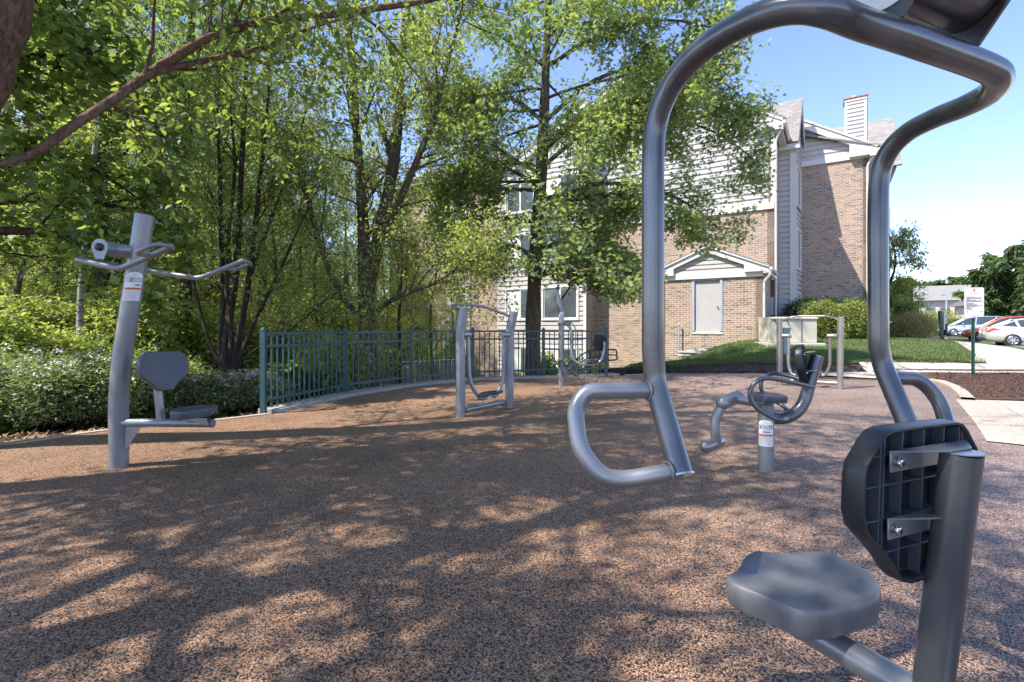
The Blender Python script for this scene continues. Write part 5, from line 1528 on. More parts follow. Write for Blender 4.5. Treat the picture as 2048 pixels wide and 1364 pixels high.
# project onto the wall plane of the tall block
den = N_.dot((c-Vector((0, 0, HC)))); kk = N_.dot(MC-Vector((0, 0, HC)))/den; c = Vector((0, 0, HC))+(c-Vector((0, 0, HC)))*kk+N_*.01
r = thing('number_sign', 'two small white square plates on the brick wall, partly behind oak leaves', 'sign', c)
for k, txt in enumerate(('5', '3')):
    q = c+U*(k*.25); m = MB(); m.obox(q, U*.20, N_*.012, (0, 0, .17)); pl = m.build('plate', M['white_plate'], r, False, .003)
    if k == 1:
        m = MB()
        for (a0, b0, a1, b1) in ((.05, .14, .13, .14), (.13, .14, .09, .09), (.09, .09, .14, .06), (.14, .06, .11, .02), (.11, .02, .05, .03)):
            m.bar(q+U*a0+Vector((0, 0, b0))+N_*.014, q+U*a1+Vector((0, 0, b1))+N_*.014, .02, .003, up=N_)
        m.build('numeral', M['ink'], pl, False)

# transformer cabinet
def cabinet():
    Y = 16.6; a = P(1541, 676, Y); z0 = h(a.x, a.y)
    r = thing('transformer_cabinet', 'beige steel transformer cabinet on a concrete pad in front of the bay', 'utility cabinet', Vector((a.x, a.y, z0)))
    o = Vector((a.x, a.y, z0)); u = Vector((.985, -.17, 0)).normalized(); v = Vector((.17, .985, 0)); up = Vector((0, 0, 1)); W = 1.42; D = 1.25; H = .96
    m = MB(); m.obox(o-u*.18-v*.22-up*.3, u*(W+.36), v*(D+.4), up*.40); m.build('concrete_pad', M['concrete'], r, False, .02)
    m = MB(); m.obox(o+up*.105, u*W, v*D, up*(H*.80)); m.build('cabinet_body', M['beige'], r, False, .012)
    m = MB(); m.extr([o-v*.04+up*.875, o-v*.04+up*(H-.03), o+v*.15+up*(H), o+v*D+up*H, o+v*D+up*.875], u*W)
    m.build('lid', M['beige'], r, False, .012)
    m = MB(); m.obox(o+u*.32+up*.35-v*.012, u*.018, v*.011, up*.5); m.build('door_seam', M['blackout'], r, False)
    m = MB(); m.obox(o+u*.95+up*.12-v*.012, u*.018, v*.011, up*.72); m.build('door_seam', M['blackout'], r, False)
    for k in (.15, .52):
        m = MB(); m.tube(fillet([o+u*(k-.04)+up*.92-v*.045, o+u*(k-.02)+up*.80-v*.05, o+u*(k+.05)+up*.66-v*.05], .04), .010, 8); m.build('handle', M['blackout'], r)
    return r
cabinet()
# utility pedestal between the cabinet and the walker
a = P(1571, 690, 14.6); z0 = h(a.x, a.y)
r = thing('utility_pedestal', 'slim pale green utility pedestal in front of the beige cabinet', 'utility box', (a.x, a.y, z0))
m = MB(); m.box((a.x-.09, a.y-.09, z0-.1), (a.x+.09, a.y+.09, z0+.70)); m.box((a.x-.10, a.y-.10, z0+.702), (a.x+.10, a.y+.10, z0+.80)); m.build('housing', simple('pale_green_housing', (.28, .36, .34), .5), r, False, .01)
# boulder by the annex corner
rng = np.random.default_rng(4)
a = at(PC, -2.3, -.45, 0); z0 = h(a.x, a.y)
m = MB(); m.ball((0, 0, 0), 1, 16, 10); 
vs = []
for x, y, z in m.v:
    k = 1+.16*math.sin(3*x+1)*math.cos(4*y)+.1*math.sin(7*z+2*x); vs.append((a.x+x*k*.75, a.y+y*k*.30-.1*x, z0+.06+z*k*.18))
m.v = vs; o = m.build('boulder', M['rock'], None, True, sharp=30); tag(o, 'low pale field stone lying against the annex wall below the door', 'boulder')

# brown handrail on the steps behind the fence
def handrail():
    Y = 13.2; r = thing('stair_handrail', 'brown metal stair handrail descending behind the fence corner', 'handrail', P(1190, 745, Y))
    def Q(px, py): return P(px, py, Y)
    for dy in (0, 16, 30):
        top = [Q(1236-1, 699+dy)]
    m = MB(); m.tube(fillet([Q(1130,735), Q(1178,700), Q(1200,700), Q(1210,699), Q(1233,699), Q(1234,720), Q(1205,721), Q(1130,752)], [0,.1,.1,.1,.06,.06,.1,0]), .019, 10); m.build('rail', M['bronze'], r)
    m = MB(); m.tube([Q(1215,710), Q(1234,710)], .016, 8); m.build('rail', M['bronze'], r)
    m = MB(); m.tube([Q(1130,743), Q(1180,715), Q(1215,710)], .016, 8); m.build('rail', M['bronze'], r)
    for px, py in ((1180, 702), (1200, 700)):
        t = Q(px, py); m = MB(); m.tube([t, Vector((t.x, t.y, h(t.x, t.y)-.1))], .02, 8); m.build('post', M['bronze'], r)
handrail()

# chain link fence on the lower level
def chain():
    A = P(745, 725, 16.5); Bq = P(925, 722, 19.0)
    A.z = -.10; Bq.z = -.10
    r = thing('chain_link_fence', 'low galvanised chain link fence on the lower ground behind the pickets', 'fence', (A.x, A.y, -1.5))
    H = 1.15; n = 7
    for k in range(n+1):
        p = A.lerp(Bq, k/n); m = MB(); m.tube([Vector((p.x, p.y, -2.3)), Vector((p.x, p.y, p.z+.04))], .03, 8); m.build('post', M['steel'], r)
    m = MB(); m.tube([A, Bq], .024, 8); m.build('top_rail', M['steel'], r)
    m = MB(); d = (Bq-A); L = d.length; d.normalize(); st = .09; i = -H
    while i < L:
        a0, b0 = i, i+H; z0, z1 = -H, 0
        s0 = max(0, -a0); s1 = min(H, L-a0)
        if s1 > s0: 
            m.tube([A+d*(a0+s0)+Vector((0, 0, -H+s0)), A+d*(a0+s1)+Vector((0, 0, -H+s1))], .007, 3, cap=False)
            m.tube([A+d*(a0+s0)+Vector((0, 0, -s0)), A+d*(a0+s1)+Vector((0, 0, -s1))], .007, 3, cap=False)
        i += st
    m.build('mesh_wire', M['steel'], r, False)
    m = MB(); i = .05; pn = Vector((-d.y, d.x, 0))
    while i < L-.05:
        m.obox(A+d*i+pn*.03+Vector((0, 0, -H)), d*.055, pn*.006, (0, 0, H-.06)); i += .085
    m.build('privacy_slats', M['concrete'], r, False)
chain()
def hook():
    Y = 11.6; q = [P(868, 790, Y), P(866, 720, Y), P(861, 690, Y), P(852, 664, Y), P(838, 655, Y), P(822, 660, Y)]
    r = thing('shepherd_hook', 'thin dark curved hook pole behind the fence, right of the elm trunk', 'pole', q[0])
    m = MB(); m.tube(catmull(q, 6), .022, 8); m.build('pole', M['bronze'], r)
    m = MB(); m.tube([q[-1], q[-1]-Vector((0, 0, .06))], .03, 8); m.build('tip', M['bronze'], r)
hook()

# ---------------------------------------------------------------- cars and far houses
def car(name, label, loc, heading, kind, paintcol, group):
    r = thing(name, label, 'car', loc, math.atan2(heading.y, heading.x), group, world=False)
    pm = NT(name+'_paint', .3, .35); pm.color(paintcol); pm.b.inputs['Coat Weight'].default_value = .8; pm.b.inputs['Coat Roughness'].default_value = .08
    pm = pm.m
    if kind == 'sedan':
        L, W = 4.85, .91; wb = (1.02, 3.85)
        st = [(0, .42, .80, .70), (.06, .30, .98, .82), (.35, .22, 1.06, .90), (.9, .20, 1.05, .91), (1.6, .20, .99, .91), (2.4, .20, .95, .91), (3.3, .20, .94, .91), (3.9, .20, .88, .90), (4.5, .24, .76, .85), (4.78, .34, .64, .72), (4.85, .42, .56, .62)]
        gh = [(.55, 1.04, .62), (1.20, 1.36, .56), (1.75, 1.45, .57), (2.45, 1.44, .57), (2.95, 1.32, .56), (3.72, .90, .64)]
        pillars = (1.28, 2.30)
    elif kind == 'van':
        L, W = 5.1, .98; wb = (1.10, 4.10)
        st = [(0, .36, 1.0, .86), (.10, .24, 1.10, .94), (.6, .20, 1.10, .98), (1.8, .20, 1.06, .98), (3.2, .20, 1.02, .98), (3.9, .20, .98, .97), (4.5, .22, .88, .94), (4.95, .30, .74, .82), (5.1, .40, .60, .66)]
        gh = [(.12, 1.08, .78), (.45, 1.66, .70), (1.2, 1.76, .70), (2.6, 1.74, .70), (3.2, 1.60, .68), (4.15, .98, .74)]
        pillars = (1.35, 2.65)
    else:
        L, W = 4.5, .92; wb = (.90, 3.60)
        st = [(0, .40, .95, .80), (.08, .28, 1.08, .88), (.5, .22, 1.08, .92), (1.6, .22, 1.02, .92), (2.8, .22, .98, .92), (3.4, .22, .94, .91), (4.0, .24, .84, .87), (4.4, .32, .70, .76), (4.5, .40, .58, .62)]
        gh = [(.12, 1.06, .70), (.50, 1.56, .62), (1.2, 1.66, .62), (2.1, 1.64, .62), (2.6, 1.50, .60), (3.45, .95, .66)]
        pillars = (1.15, 2.20)
    # body loft: each station is bottom edge, sill, shoulder, belt
    m = MB(); vs = []; k = 8
    for (x, zb, zt, w) in st:
        x -= L/2
        zm = zb+(zt-zb)*.55
        vs += [(x, -w*.86, zb), (x, -w, zb+.12), (x, -w*1.0, zm), (x, -w*.93, zt), (x, w*.93, zt), (x, w*1.0, zm), (x, w, zb+.12), (x, w*.86, zb)]
    fs = [[i*k+j, i*k+(j+1) % k, (i+1)*k+(j+1) % k, (i+1)*k+j] for i in range(len(st)-1) for j in range(k)]
    fs += [list(range(k))[::-1], [(len(st)-1)*k+j for j in range(k)]]
    m.add(vs, fs); m.build('body', pm, r, True, 0, 50)
    m = MB(); vs = []
    prev = None
    def beltz(x):
        for (a, _, za, wa), (b, _, zb_, wb_) in zip(st, st[1:]):
            if a <= x <= b: f = (x-a)/(b-a); return za+(zb_-za)*f, wa+(wb_-wa)*f
        return st[-1][2], st[-1][3]
    for x, z, w in gh:
        bz, bw = beltz(x); vs += [(x-L/2, -bw*.90, bz-.02), (x-L/2, -w, z), (x-L/2, w, z), (x-L/2, bw*.90, bz-.02)]
    n = len(gh); fs = [[i*4+j, i*4+j+1, (i+1)*4+j+1, (i+1)*4+j] for i in range(n-1) for j in range(3)]
    m.add(vs, fs); m.build('windows', M['car_glass'], r, True, 0, 30)
    # roof panel, pillars and window line in body colour
    m = MB(); rf = gh[1:-1]; vs = []
    for x, z, w in rf: vs += [(x-L/2, -w*1.01, z+.006), (x-L/2, -w*.6, z+.03), (x-L/2, w*.6, z+.03), (x-L/2, w*1.01, z+.006)]
    m.add(vs, [[i*4+j, i*4+j+1, (i+1)*4+j+1, (i+1)*4+j] for i in range(len(rf)-1) for j in range(3)])
    for s in (-1, 1):
        line = [Vector((x-L/2, s*w*1.01, z)) for x, z, w in gh]; 
        bz0, bw0 = beltz(gh[0][0]); line[0] = Vector((gh[0][0]-L/2, s*bw0*.9, bz0)); m.tube(line, .035, 6)
        for px in pillars:
            bz, bw = beltz(px); zz = np.interp(px, [g[0] for g in gh], [g[1] for g in gh]); ww = np.interp(px, [g[0] for g in gh], [g[2] for g in gh])
            m.bar((px-L/2, s*bw*.905, bz), (px-.10-L/2, s*(ww+.012), zz), .09, .03, up=(0, 1, 0))
    m.build('roof', pm, r, True, 0, 40)
    for wx in wb:
        for s in (-1, 1):
            x = wx-L/2; y0 = s*(W+.002)
            m = MB(); m.cyl((x, s*(W-.25), .33), (x, y0-s*.02, .33), .375, 28); m.build('wheel_arch', M['blackout'], r, True)
            m = MB(); m.cyl((x, s*(W-.22), .33), (x, y0+s*.012, .33), .33, 30, 0, .03); wh = m.build('wheel', M['tire'], r, True)
            m = MB(); m.cyl((x, y0, .33), (x, y0+s*.018, .33), .205, 28, 0, .004)
            m.build('rim', M['blackout'], wh, True)
            m = MB()
            for q in range(7):
                a = 2*PI*q/7; m.bar((x+.03*math.cos(a), y0+s*.022, .33+.03*math.sin(a)), (x+.205*math.cos(a), y0+s*.022, .33+.205*math.sin(a)), .05, .012, up=(0, 1, 0))
            m.tube([(x+.205*math.cos(2*PI*q/24), y0+s*.020, .33+.205*math.sin(2*PI*q/24)) for q in range(24)], .014, 6, closed=True)
            m.cyl((x, y0+s*.018, .33), (x, y0+s*.03, .33), .035, 14); m.build('spokes', M['rim'], wh, True)
    for s in (-1, 1):
        m = MB(); x0 = -L/2
        m.add([(x0+.03, s*W*.62, .80), (x0+.05, s*W*.93, .80), (x0+.55, s*(W*.985), .88), (x0+.30, s*(W*.955), .97), (x0+.05, s*W*.86, .95), (x0+.03, s*W*.60, .93)], [[0, 1, 2, 3, 4, 5]]); o = m.build('tail_light', M['tail_light'], r, False)
        so_ = o.modifiers.new('thickness', 'SOLIDIFY'); so_.thickness = .05; so_.offset = 0
        m = MB(); x1 = L/2
        m.add([(x1-.16, s*W*.58, .60), (x1-.28, s*W*.88, .60), (x1-.62, s*W*.955, .74), (x1-.55, s*W*.92, .80), (x1-.25, s*W*.62, .70)], [[0, 1, 2, 3, 4]]); o = m.build('headlight', M['head_light'], r, False)
        so_ = o.modifiers.new('thickness', 'SOLIDIFY'); so_.thickness = .05; so_.offset = 0
        m = MB(); m.ball((gh[-1][0]-.65-L/2, s*(W+.09), beltz(3.0)[0]+.08), .1, 12, 8, sc=(.6, 1, .7)); m.build('mirror', pm, r)
        for px in pillars:
            m = MB(); m.bar((px+.25-L/2, s*(W+.012), .80), (px+.45-L/2, s*(W+.012), .80), .03, .03); m.build('door_handle', pm, r, False, .004)
    m = MB(); m.box((-L/2-.01, -.62, .30), (-L/2+.08, .62, .44)); m.build('rear_valance', M['blackout'], r, False, .02)
    m = MB(); m.box((-L/2-.012, -.26, .62), (-L/2+.05, .26, .76)); m.build('number_plate', M['white_plate'], r, False, .01)
    m = MB(); m.box((L/2-.05, -.5, .34), (L/2+.01, .5, .50)); m.build('grille', M['blackout'], r, False, .02)
    return r
U3 = U.copy()
def wheelpos(px, py_ground, Y, L, wbx, fwd):
    """place the car so that its visible wheel touches the given pixel. fwd: +1 nose to the right"""
    p = P(px, py_ground, Y); W = .92; side = V_ if True else V_
    hd = U*fwd; cx = (wbx-L/2)
    c = p-hd*cx+V_*W
    return Vector((c.x, c.y, p.z)), hd
l_, hd = wheelpos(2026, 693, 26, 4.85, 1.02, 1); car('white_car', 'pearl white saloon car parked nearest, tail towards the path', l_, hd, 'sedan', (.66, .62, .59), 'cars in the car park')
l_, hd = wheelpos(1908, 672.5, 45, 5.1, 4.10, -1); car('silver_van', 'silver minivan parked farthest left, nose towards the shrubs', l_, hd, 'van', (.42, .44, .47), 'cars in the car park')
l_, hd = wheelpos(1962, 683, 33.5, 4.5, 3.60, -1); car('orange_car', 'orange red hatchback between the silver van and the white saloon', l_, hd, 'hatch', (.62, .10, .035), 'cars in the car park')

LIGHTROOF = simple('pale_grey_roofing', (.21, .205, .19), .9, 0, .08, 1.5)
def house(name, label, a, b, z0, ze, zr, depth, gable=None):
    a = Vector(a); b = Vector(b); r = thing(name, label, 'house', (a.x, a.y, z0)); d = (b-a); n = Vector((-d.y, d.x, 0)).normalized()
    m = MB(); m.extr([a+Vector((0, 0, z0)), b+Vector((0, 0, z0)), b+Vector((0, 0, ze)), a+Vector((0, 0, ze))], n*depth); m.build('wall', M['brick'], r, False)
    u = d.normalized(); e = 1.0
    m = MB(); A = a-u*e-n*e+Vector((0, 0, ze)); Bb = b+u*e-n*e+Vector((0, 0, ze)); T0 = a-u*e+n*depth/2+Vector((0, 0, zr)); T1 = b+u*e+n*depth/2+Vector((0, 0, zr)); Cc = b+u*e+n*(depth+e)+Vector((0, 0, ze)); D = a-u*e+n*(depth+e)+Vector((0, 0, ze))
    m.add([A, Bb, T1, T0, Cc, D], [[0, 1, 2, 3], [3, 2, 4, 5], [0, 3, 5], [1, 4, 2]]); m.build('roof', LIGHTROOF, r, False)
    if gable:
        for g in gable:
            c = a+u*g-n*1.5; m = MB(); w2 = 5; m.extr([c-u*w2+Vector((0, 0, ze-.2)), c+u*w2+Vector((0, 0, ze-.2)), c+Vector((0, 0, ze+3.4))], n*6); m.build('gable', M['white_trim'], r, False)
            m = MB(); m.extr([c-u*(w2-1)+Vector((0, 0, z0)), c+u*(w2-1)+Vector((0, 0, z0)), c+u*(w2-1)+Vector((0, 0, ze-.22)), c-u*(w2-1)+Vector((0, 0, ze-.22))], n*3); m.build('porch_wall', M['brick'], r, False)
    for k in range(4):
        q = a+d*(.12+.25*k)-n*.05; m = MB(); m.extr([q+Vector((0, 0, z0+1.0)), q+u*1.6+Vector((0, 0, z0+1.0)), q+u*1.6+Vector((0, 0, z0+2.4)), q+Vector((0, 0, z0+2.4))], -n*.06); m.build('window', M['glass_dark'], r, False)
house('long_house', 'low building with a long pale grey roof beyond the car park', P(1838, 640, 110), P(1955, 640, 104), .3, 4.2, 7.8, 12, gable=[11.5])
house('far_house', 'second low roofed building far behind the parked cars', P(1968, 640, 95), P(2100, 640, 92), .3, 2.9, 4.3, 10)
# ---------------------------------------------------------------- trees
Qe = [dict(n=14, len=1.8, ang=46, t0=.36, shape=.45, rr=.45, up=.05, wob=.12, m=7),
      dict(n=8, len=.85, ang=50, t0=.15, shape=.3, rr=.5, up=-.02, wob=.15, m=5),
      dict(n=6, len=.42, ang=48, t0=.1, rr=.5, up=-.08, wob=.18, m=4, rmin=.0015)]
def X(px, py, Y): return tuple(P(px, py, Y))
def rel(base, pts): return [tuple(Vector(p)-Vector(base)) for p in pts]
# big forked elm behind the fence
b = P(735, 690, 10.6); b.z = h(b.x, b.y)-.1
tr = [b, P(735,690,10.6), P(733,620,10.6), P(732,560,10.6), P(729,505,10.6)]
s1 = rel(b, tr+[P(726,440,10.6), P(720,350,10.5), P(712,250,10.4), P(704,130,10.2), P(690,0,10.0), P(680,-140,9.8)])
s2 = rel(b, [P(733,590,10.6), P(748,520,10.6), P(765,440,10.7), P(785,340,10.8), P(797,240,10.9), P(803,120,11.0), P(820,-20,11.1), P(825,-150,11.2)])
s3 = rel(b, [P(752,500,10.6), P(790,420,10.5), P(830,330,10.3), P(868,230,10.1), P(900,110,9.9), P(935,-30,9.7)])
s4 = rel(b, [P(731,640,10.6), P(690,600,10.4), P(650,520,10.2), P(618,410,10.0), P(590,330,9.9), P(540,230,9.8)])
s5 = rel(b, [P(736,640,10.6), P(775,605,10.4), P(820,585,10.2), P(880,560,10.0), P(935,520,9.8)])
tree('elm_tree', 'large forked elm with grey brown bark behind the middle of the fence', 'tree', tuple(b),
     [(s1, [.22, .20, .18, .17, .14, .12, .10, .085, .07, .05, .02], Qe), (s2, [.15, .14, .13, .12, .10, .08, .05, .02], Qe), (s3, [.085, .08, .07, .055, .04, .015], Qe),
      (s4, [.075, .065, .055, .045, .03, .012], Qe), (s5, [.06, .05, .04, .03, .01], Qe)], None, 9, .07, .066, 'oval', M['bark'], M['leaf_elm'], 11, droop=.45)
# pin oak in front of the building
b = P(1066, 744, 12.4); b.z = h(b.x, b.y)-.1
Qo = [dict(n=42, len=4.6, ang=82, aj=8, t0=.16, shape=.30, rr=.32, up=-.035, lift=-.05, wob=.07, m=9),
      dict(n=12, len=1.2, ang=42, t0=.12, shape=.30, rr=.5, up=-.03, wob=.13, m=5),
      dict(n=5, len=.50, ang=45, t0=.1, rr=.5, up=-.05, wob=.18, m=4, rmin=.0015)]
s1 = rel(b, [b, P(1066,744,12.4), P(1066,660,12.4), P(1069,560,12.4), P(1075,450,12.4), P(1083,340,12.4), P(1088,230,12.4), P(1093,100,12.3), P(1100,-40,12.2), P(1105,-230,12.1)])
def oak_clip(p):
    px = 1024+p[0]/p[1]*F; py = HZ-(p[2]-HC)/p[1]*F
    lo = np.interp(px, [860, 950, 1050, 1100, 1190, 1240, 1285, 1330, 1400, 1480, 1520, 1600], [480, 540, 600, 560, 570, 615, 590, 520, 500, 535, 500, 60])
    return py < lo and px < 1565
Qx = [dict(n=12, len=1.05, ang=48, aj=14, t0=.25, shape=.45, rr=.45, up=-.02, wob=.12, m=6), dict(n=6, len=.65, ang=45, t0=.12, shape=.3, rr=.5, up=-.03, wob=.15, m=4), dict(n=5, len=.42, ang=45, t0=.1, rr=.5, up=-.05, wob=.18, m=3, rmin=.0015)]
bw = []
for (sy, pts) in ((130, [(1200,70,12.0),(1330,40,11.7),(1440,60,11.5)]), (240, [(1190,160,12.3),(1310,130,12.2),(1420,150,12.0),(1490,200,11.8)]), (330, [(1200,250,12.5),(1330,235,12.6),(1440,270,12.5),(1520,330,12.4)]),
                  (420, [(1180,370,12.0),(1290,375,11.7),(1380,410,11.4),(1450,470,11.2)]), (300, [(1170,230,11.6),(1270,200,11.1),(1370,200,10.8)]), (500, [(1150,480,12.0),(1220,520,11.7),(1270,590,11.5)]), (520, [(1020,490,11.9),(975,505,11.6),(935,520,11.4)]), (560, [(1110,530,12.0),(1150,540,11.7),(1185,560,11.5)]), (400, [(1120,400,12.8),(1170,430,13.0),(1230,490,13.2)]), (60, [(1170,-30,12.1),(1280,-60,12.0)]),
                  (380, [(1020,340,12.2),(960,350,12.0),(905,400,11.8)]), (250, [(1030,200,12.3),(960,190,12.2),(900,230,12.0)])):
    q = [P(1066+(744-sy)*.055, sy, 12.35)]+[P(*p) for p in pts]
    bw.append((rel(b, q), list(np.linspace(.06, .012, len(q))), Qx))
tree('oak_tree', 'tall pin oak with a straight trunk and drooping boughs before the building', 'tree', tuple(b),
     [(s1, [.24, .20, .19, .185, .175, .155, .13, .10, .07, .03], Qo)]+bw, None, 13, .09, .12, 'oak', M['bark'], M['leaf_oak'], 5, droop=.35, clip=oak_clip)
# multi-stemmed tree on the left
b = P(462, 752, 9.0); b.z = h(b.x, b.y)-.1
Qm = [dict(n=10, len=1.2, ang=42, t0=.45, shape=.3, rr=.4, up=.03, wob=.14, m=6),
      dict(n=7, len=.62, ang=48, t0=.15, shape=.3, rr=.5, up=-.02, wob=.16, m=4),
      dict(n=5, len=.32, ang=48, t0=.1, rr=.5, up=-.06, wob=.18, m=3, rmin=.0015)]
ms = []
for pts, r0 in (([(455,752),(450,690),(462,620),(474,520),(480,400),(486,280),(492,150),(500,0),(505,-120)], .085),
                ([(468,752),(476,680),(492,600),(508,480),(520,360),(532,250),(540,130),(548,10)], .07),
                ([(450,752),(440,700),(446,600),(442,480),(440,360),(436,240),(440,120),(446,0)], .065),
                ([(470,750),(490,690),(520,620),(560,540),(600,450),(640,370)], .05),
                ([(446,750),(420,690),(395,600),(372,500),(345,400),(322,300)], .05),
                ([(460,752),(462,660),(452,560),(460,440),(470,330),(462,220),(468,100)], .055),
                ([(474,750),(510,700),(580,660),(650,600),(700,570)], .035),
                ([(466,750),(482,640),(505,540),(545,430),(585,320),(612,220)], .05)):
    ms.append((rel(b, [b]+[P(px, py, 9.0+.05*i) for i, (px, py) in enumerate(pts)]), list(np.linspace(r0, r0*.25, len(pts)+1)), Qm))
tree('clump_tree', 'dark multi-stemmed tree fanning up left of the fence', 'tree', tuple(b), ms, None, 7, .06, .058, 'oval', M['bark_dark'], M['leaf_elm'], 21, droop=.5)
# slender birch
b = P(160, 740, 10.0); b.z = h(b.x, b.y)-.1
Qb = [dict(n=10, len=1.1, ang=50, t0=.45, shape=.3, rr=.35, up=.0, wob=.14, m=5), dict(n=6, len=.5, ang=48, t0=.15, rr=.5, up=-.05, wob=.16, m=4), dict(n=4, len=.28, ang=48, t0=.1, rr=.5, up=-.06, wob=.18, m=3, rmin=.0015)]
tree('birch_tree', 'slender white birch trunk rising behind the flowering shrubs at left', 'tree', tuple(b),
     [(rel(b, [b, P(160,740,10), P(160,640,10), P(165,540,10), P(176,430,10), P(186,330,10), P(196,240,10), P(205,120,10), P(212,-40,10)]), [.06, .058, .056, .054, .05, .045, .04, .03, .015], Qb)], None, 10, .05, .085, 'oval', M['birch'], M['leaf_wood'], 31)

# the big near tree at the left edge: leaning trunk, its long limb crosses the top of the picture
b = Vector((-5.3, 4.6, -.2))
Qn = [dict(n=13, len=1.5, ang=55, t0=.22, shape=.25, rr=.42, up=-.02, wob=.14, m=6),
      dict(n=7, len=.75, ang=50, t0=.1, rr=.5, up=-.05, wob=.16, m=5),
      dict(n=5, len=.38, ang=50, t0=.1, rr=.5, up=-.12, wob=.18, m=4, rmin=.002)]
Qt = [dict(n=7, len=3.0, ang=58, t0=.62, shape=.2, rr=.42, up=.01, wob=.10, m=8),
      dict(n=6, len=1.1, ang=50, t0=.2, shape=.2, rr=.5, up=-.03, wob=.14, m=5),
      dict(n=5, len=.45, ang=50, t0=.1, rr=.5, up=-.08, wob=.18, m=4, rmin=.002)]
trk = rel(b, [b, Vector((-5.15, 4.5, 1.2)), P(-98, 300, 4.25), P(-38, 120, 4.2), P(-2, 0, 4.15), Vector((-4.05, 4.1, 5.0)), Vector((-3.8, 4.0, 6.6)), Vector((-3.5, 3.8, 8.4)), Vector((-3.1, 3.5, 10))])
limb = rel(b, [P(-60, 345, 4.25), P(60, 310, 4.4), P(150, 250, 4.55), P(240, 190, 4.8), P(335, 125, 4.95), P(430, 70, 5.1), P(540, 42, 5.35), P(650, 30, 5.6), P(770, 14, 5.9), P(880, -5, 6.2), P(1010, -60, 6.6), P(1150, -130, 7.0)])
limb2 = rel(b, [P(305, 146, 4.9), P(380, 128, 5.05), P(450, 112, 5.2), P(540, 92, 5.5), P(640, 50, 5.9), P(760, 20, 6.4)])
tree('overhanging_tree', 'rough barked tree leaning in at the upper left with a long reddish limb', 'tree', tuple(b),
     [(trk, [.30, .26, .23, .21, .20, .19, .16, .12, .05], Qt), (limb, [.030, .036, .041, .044, .046, .046, .045, .043, .039, .031, .022, .010], Qn), (limb2, [.032, .030, .028, .025, .02, .010], Qn)],
     None, 6, .07, .082, 'oval', M['bark_red'], M['leaf_maple'], 41, droop=.5, sides=16)

# elm-like tree whose crown hangs into the top middle of the picture, and shade trees beside and behind the camera
Qh = [dict(n=14, len=2.3, ang=60, t0=.40, shape=.2, rr=.42, up=.0, wob=.10, m=7),
      dict(n=9, len=1.0, ang=50, t0=.15, shape=.2, rr=.5, up=-.05, wob=.14, m=5),
      dict(n=6, len=.45, ang=50, t0=.1, rr=.5, up=-.10, wob=.18, m=4, rmin=.002)]
def shade_tree(base, top, r0, seed, label, leafm, q=Qh, per=6, size=.09, spreadx=1):
    b = Vector(base); t = Vector(top); m1 = b.lerp(t, .4)+Vector((.15, -.1, 0)); m2 = b.lerp(t, .72)+Vector((-.1, .15, 0))
    st = [(rel(b, [b, m1, m2, t]), [r0, r0*.75, r0*.5, r0*.12], q)]
    rng = random.Random(seed)
    for k in range(3):
        a = rng.uniform(0, 6.28); c = b.lerp(t, .45+.12*k); e = c+Vector((math.cos(a)*2.4, math.sin(a)*2.4, 2.2))
        st.append((rel(b, [c, c.lerp(e, .5)+Vector((0, 0, -.25)), e]), [r0*.4, r0*.28, r0*.06], [dict(n=8, len=1.5, ang=55, t0=.2, shape=.2, rr=.45, up=0, wob=.1, m=6)]+q[1:]))
    return tree('shade_tree', label, 'tree', tuple(b), st, None, per, .06, size, 'oval', M['bark'], leafm, seed, group='shade trees beside the pad')
shade_tree((-5.2, .3, -.2), (-3.6, .9, 8.2), .20, 51, 'shade tree standing left of the camera, only its shadow and hanging twigs seen', M['leaf_elm'])
shade_tree((-6.6, 2.4, -.3), (-5.3, 2.4, 9.5), .22, 52, 'second shade tree left of the kerb, nearest the overhanging tree', M['leaf_maple'], per=3)
shade_tree((-3.4, -2.2, -.1), (-2.4, -1.4, 7.5), .18, 53, 'shade tree behind the camera casting dappled light on the foreground', M['leaf_elm'])
#shade_tree((-9.2, 6.4, -.4), (-6.8, 5.6, 9.5), .17, 54, 'shade tree far left outside the picture, beyond the overhanging tree', M['leaf_maple'])
# maple with dark layered boughs reaching in from the left
b = Vector((-8.6, 6.9, -.4))
Qd = [dict(n=16, len=.95, ang=58, aj=12, t0=.12, shape=.2, rr=.45, up=-.03, wob=.12, m=5), dict(n=7, len=.5, ang=50, t0=.1, rr=.5, up=-.05, wob=.15, m=4)]
st = [(rel(b, [b, b+Vector((.2, 0, 3)), b+Vector((.5, -.2, 6)), b+Vector((1, -.3, 9))]), [.2, .17, .12, .04], [dict(n=9, len=2.4, ang=60, t0=.5, shape=.2, rr=.4, up=0, wob=.1, m=6)]+Qd)]
for z0, pts in ((2.2, [(-60,470,6.4),(120,470,6.6),(230,520,6.8),(330,560,7.0)]), (2.6, [(-80,420,7.4),(90,400,7.4),(260,420,7.5),(380,470,7.6)]), (4.2, [(-80,170,6.8),(90,110,6.8),(220,170,7.0),(330,270,7.2)]), (4.6, [(-60,60,6.4),(60,40,6.4),(160,90,6.6),(260,180,6.8)]), (3.2, [(-80,330,7.0),(60,300,7.0),(190,340,7.2),(280,400,7.3)])):
    st.append((rel(b, [b+Vector((.3, 0, z0))]+[P(*p) for p in pts]), [.07, .06, .045, .03, .01], Qd))
tree('maple_tree', 'dark leaved maple whose layered boughs reach in from the left edge', 'tree', tuple(b), st, None, 11, .06, .11, 'maple', M['bark_dark'], M['leaf_maple'], 58, droop=.25)
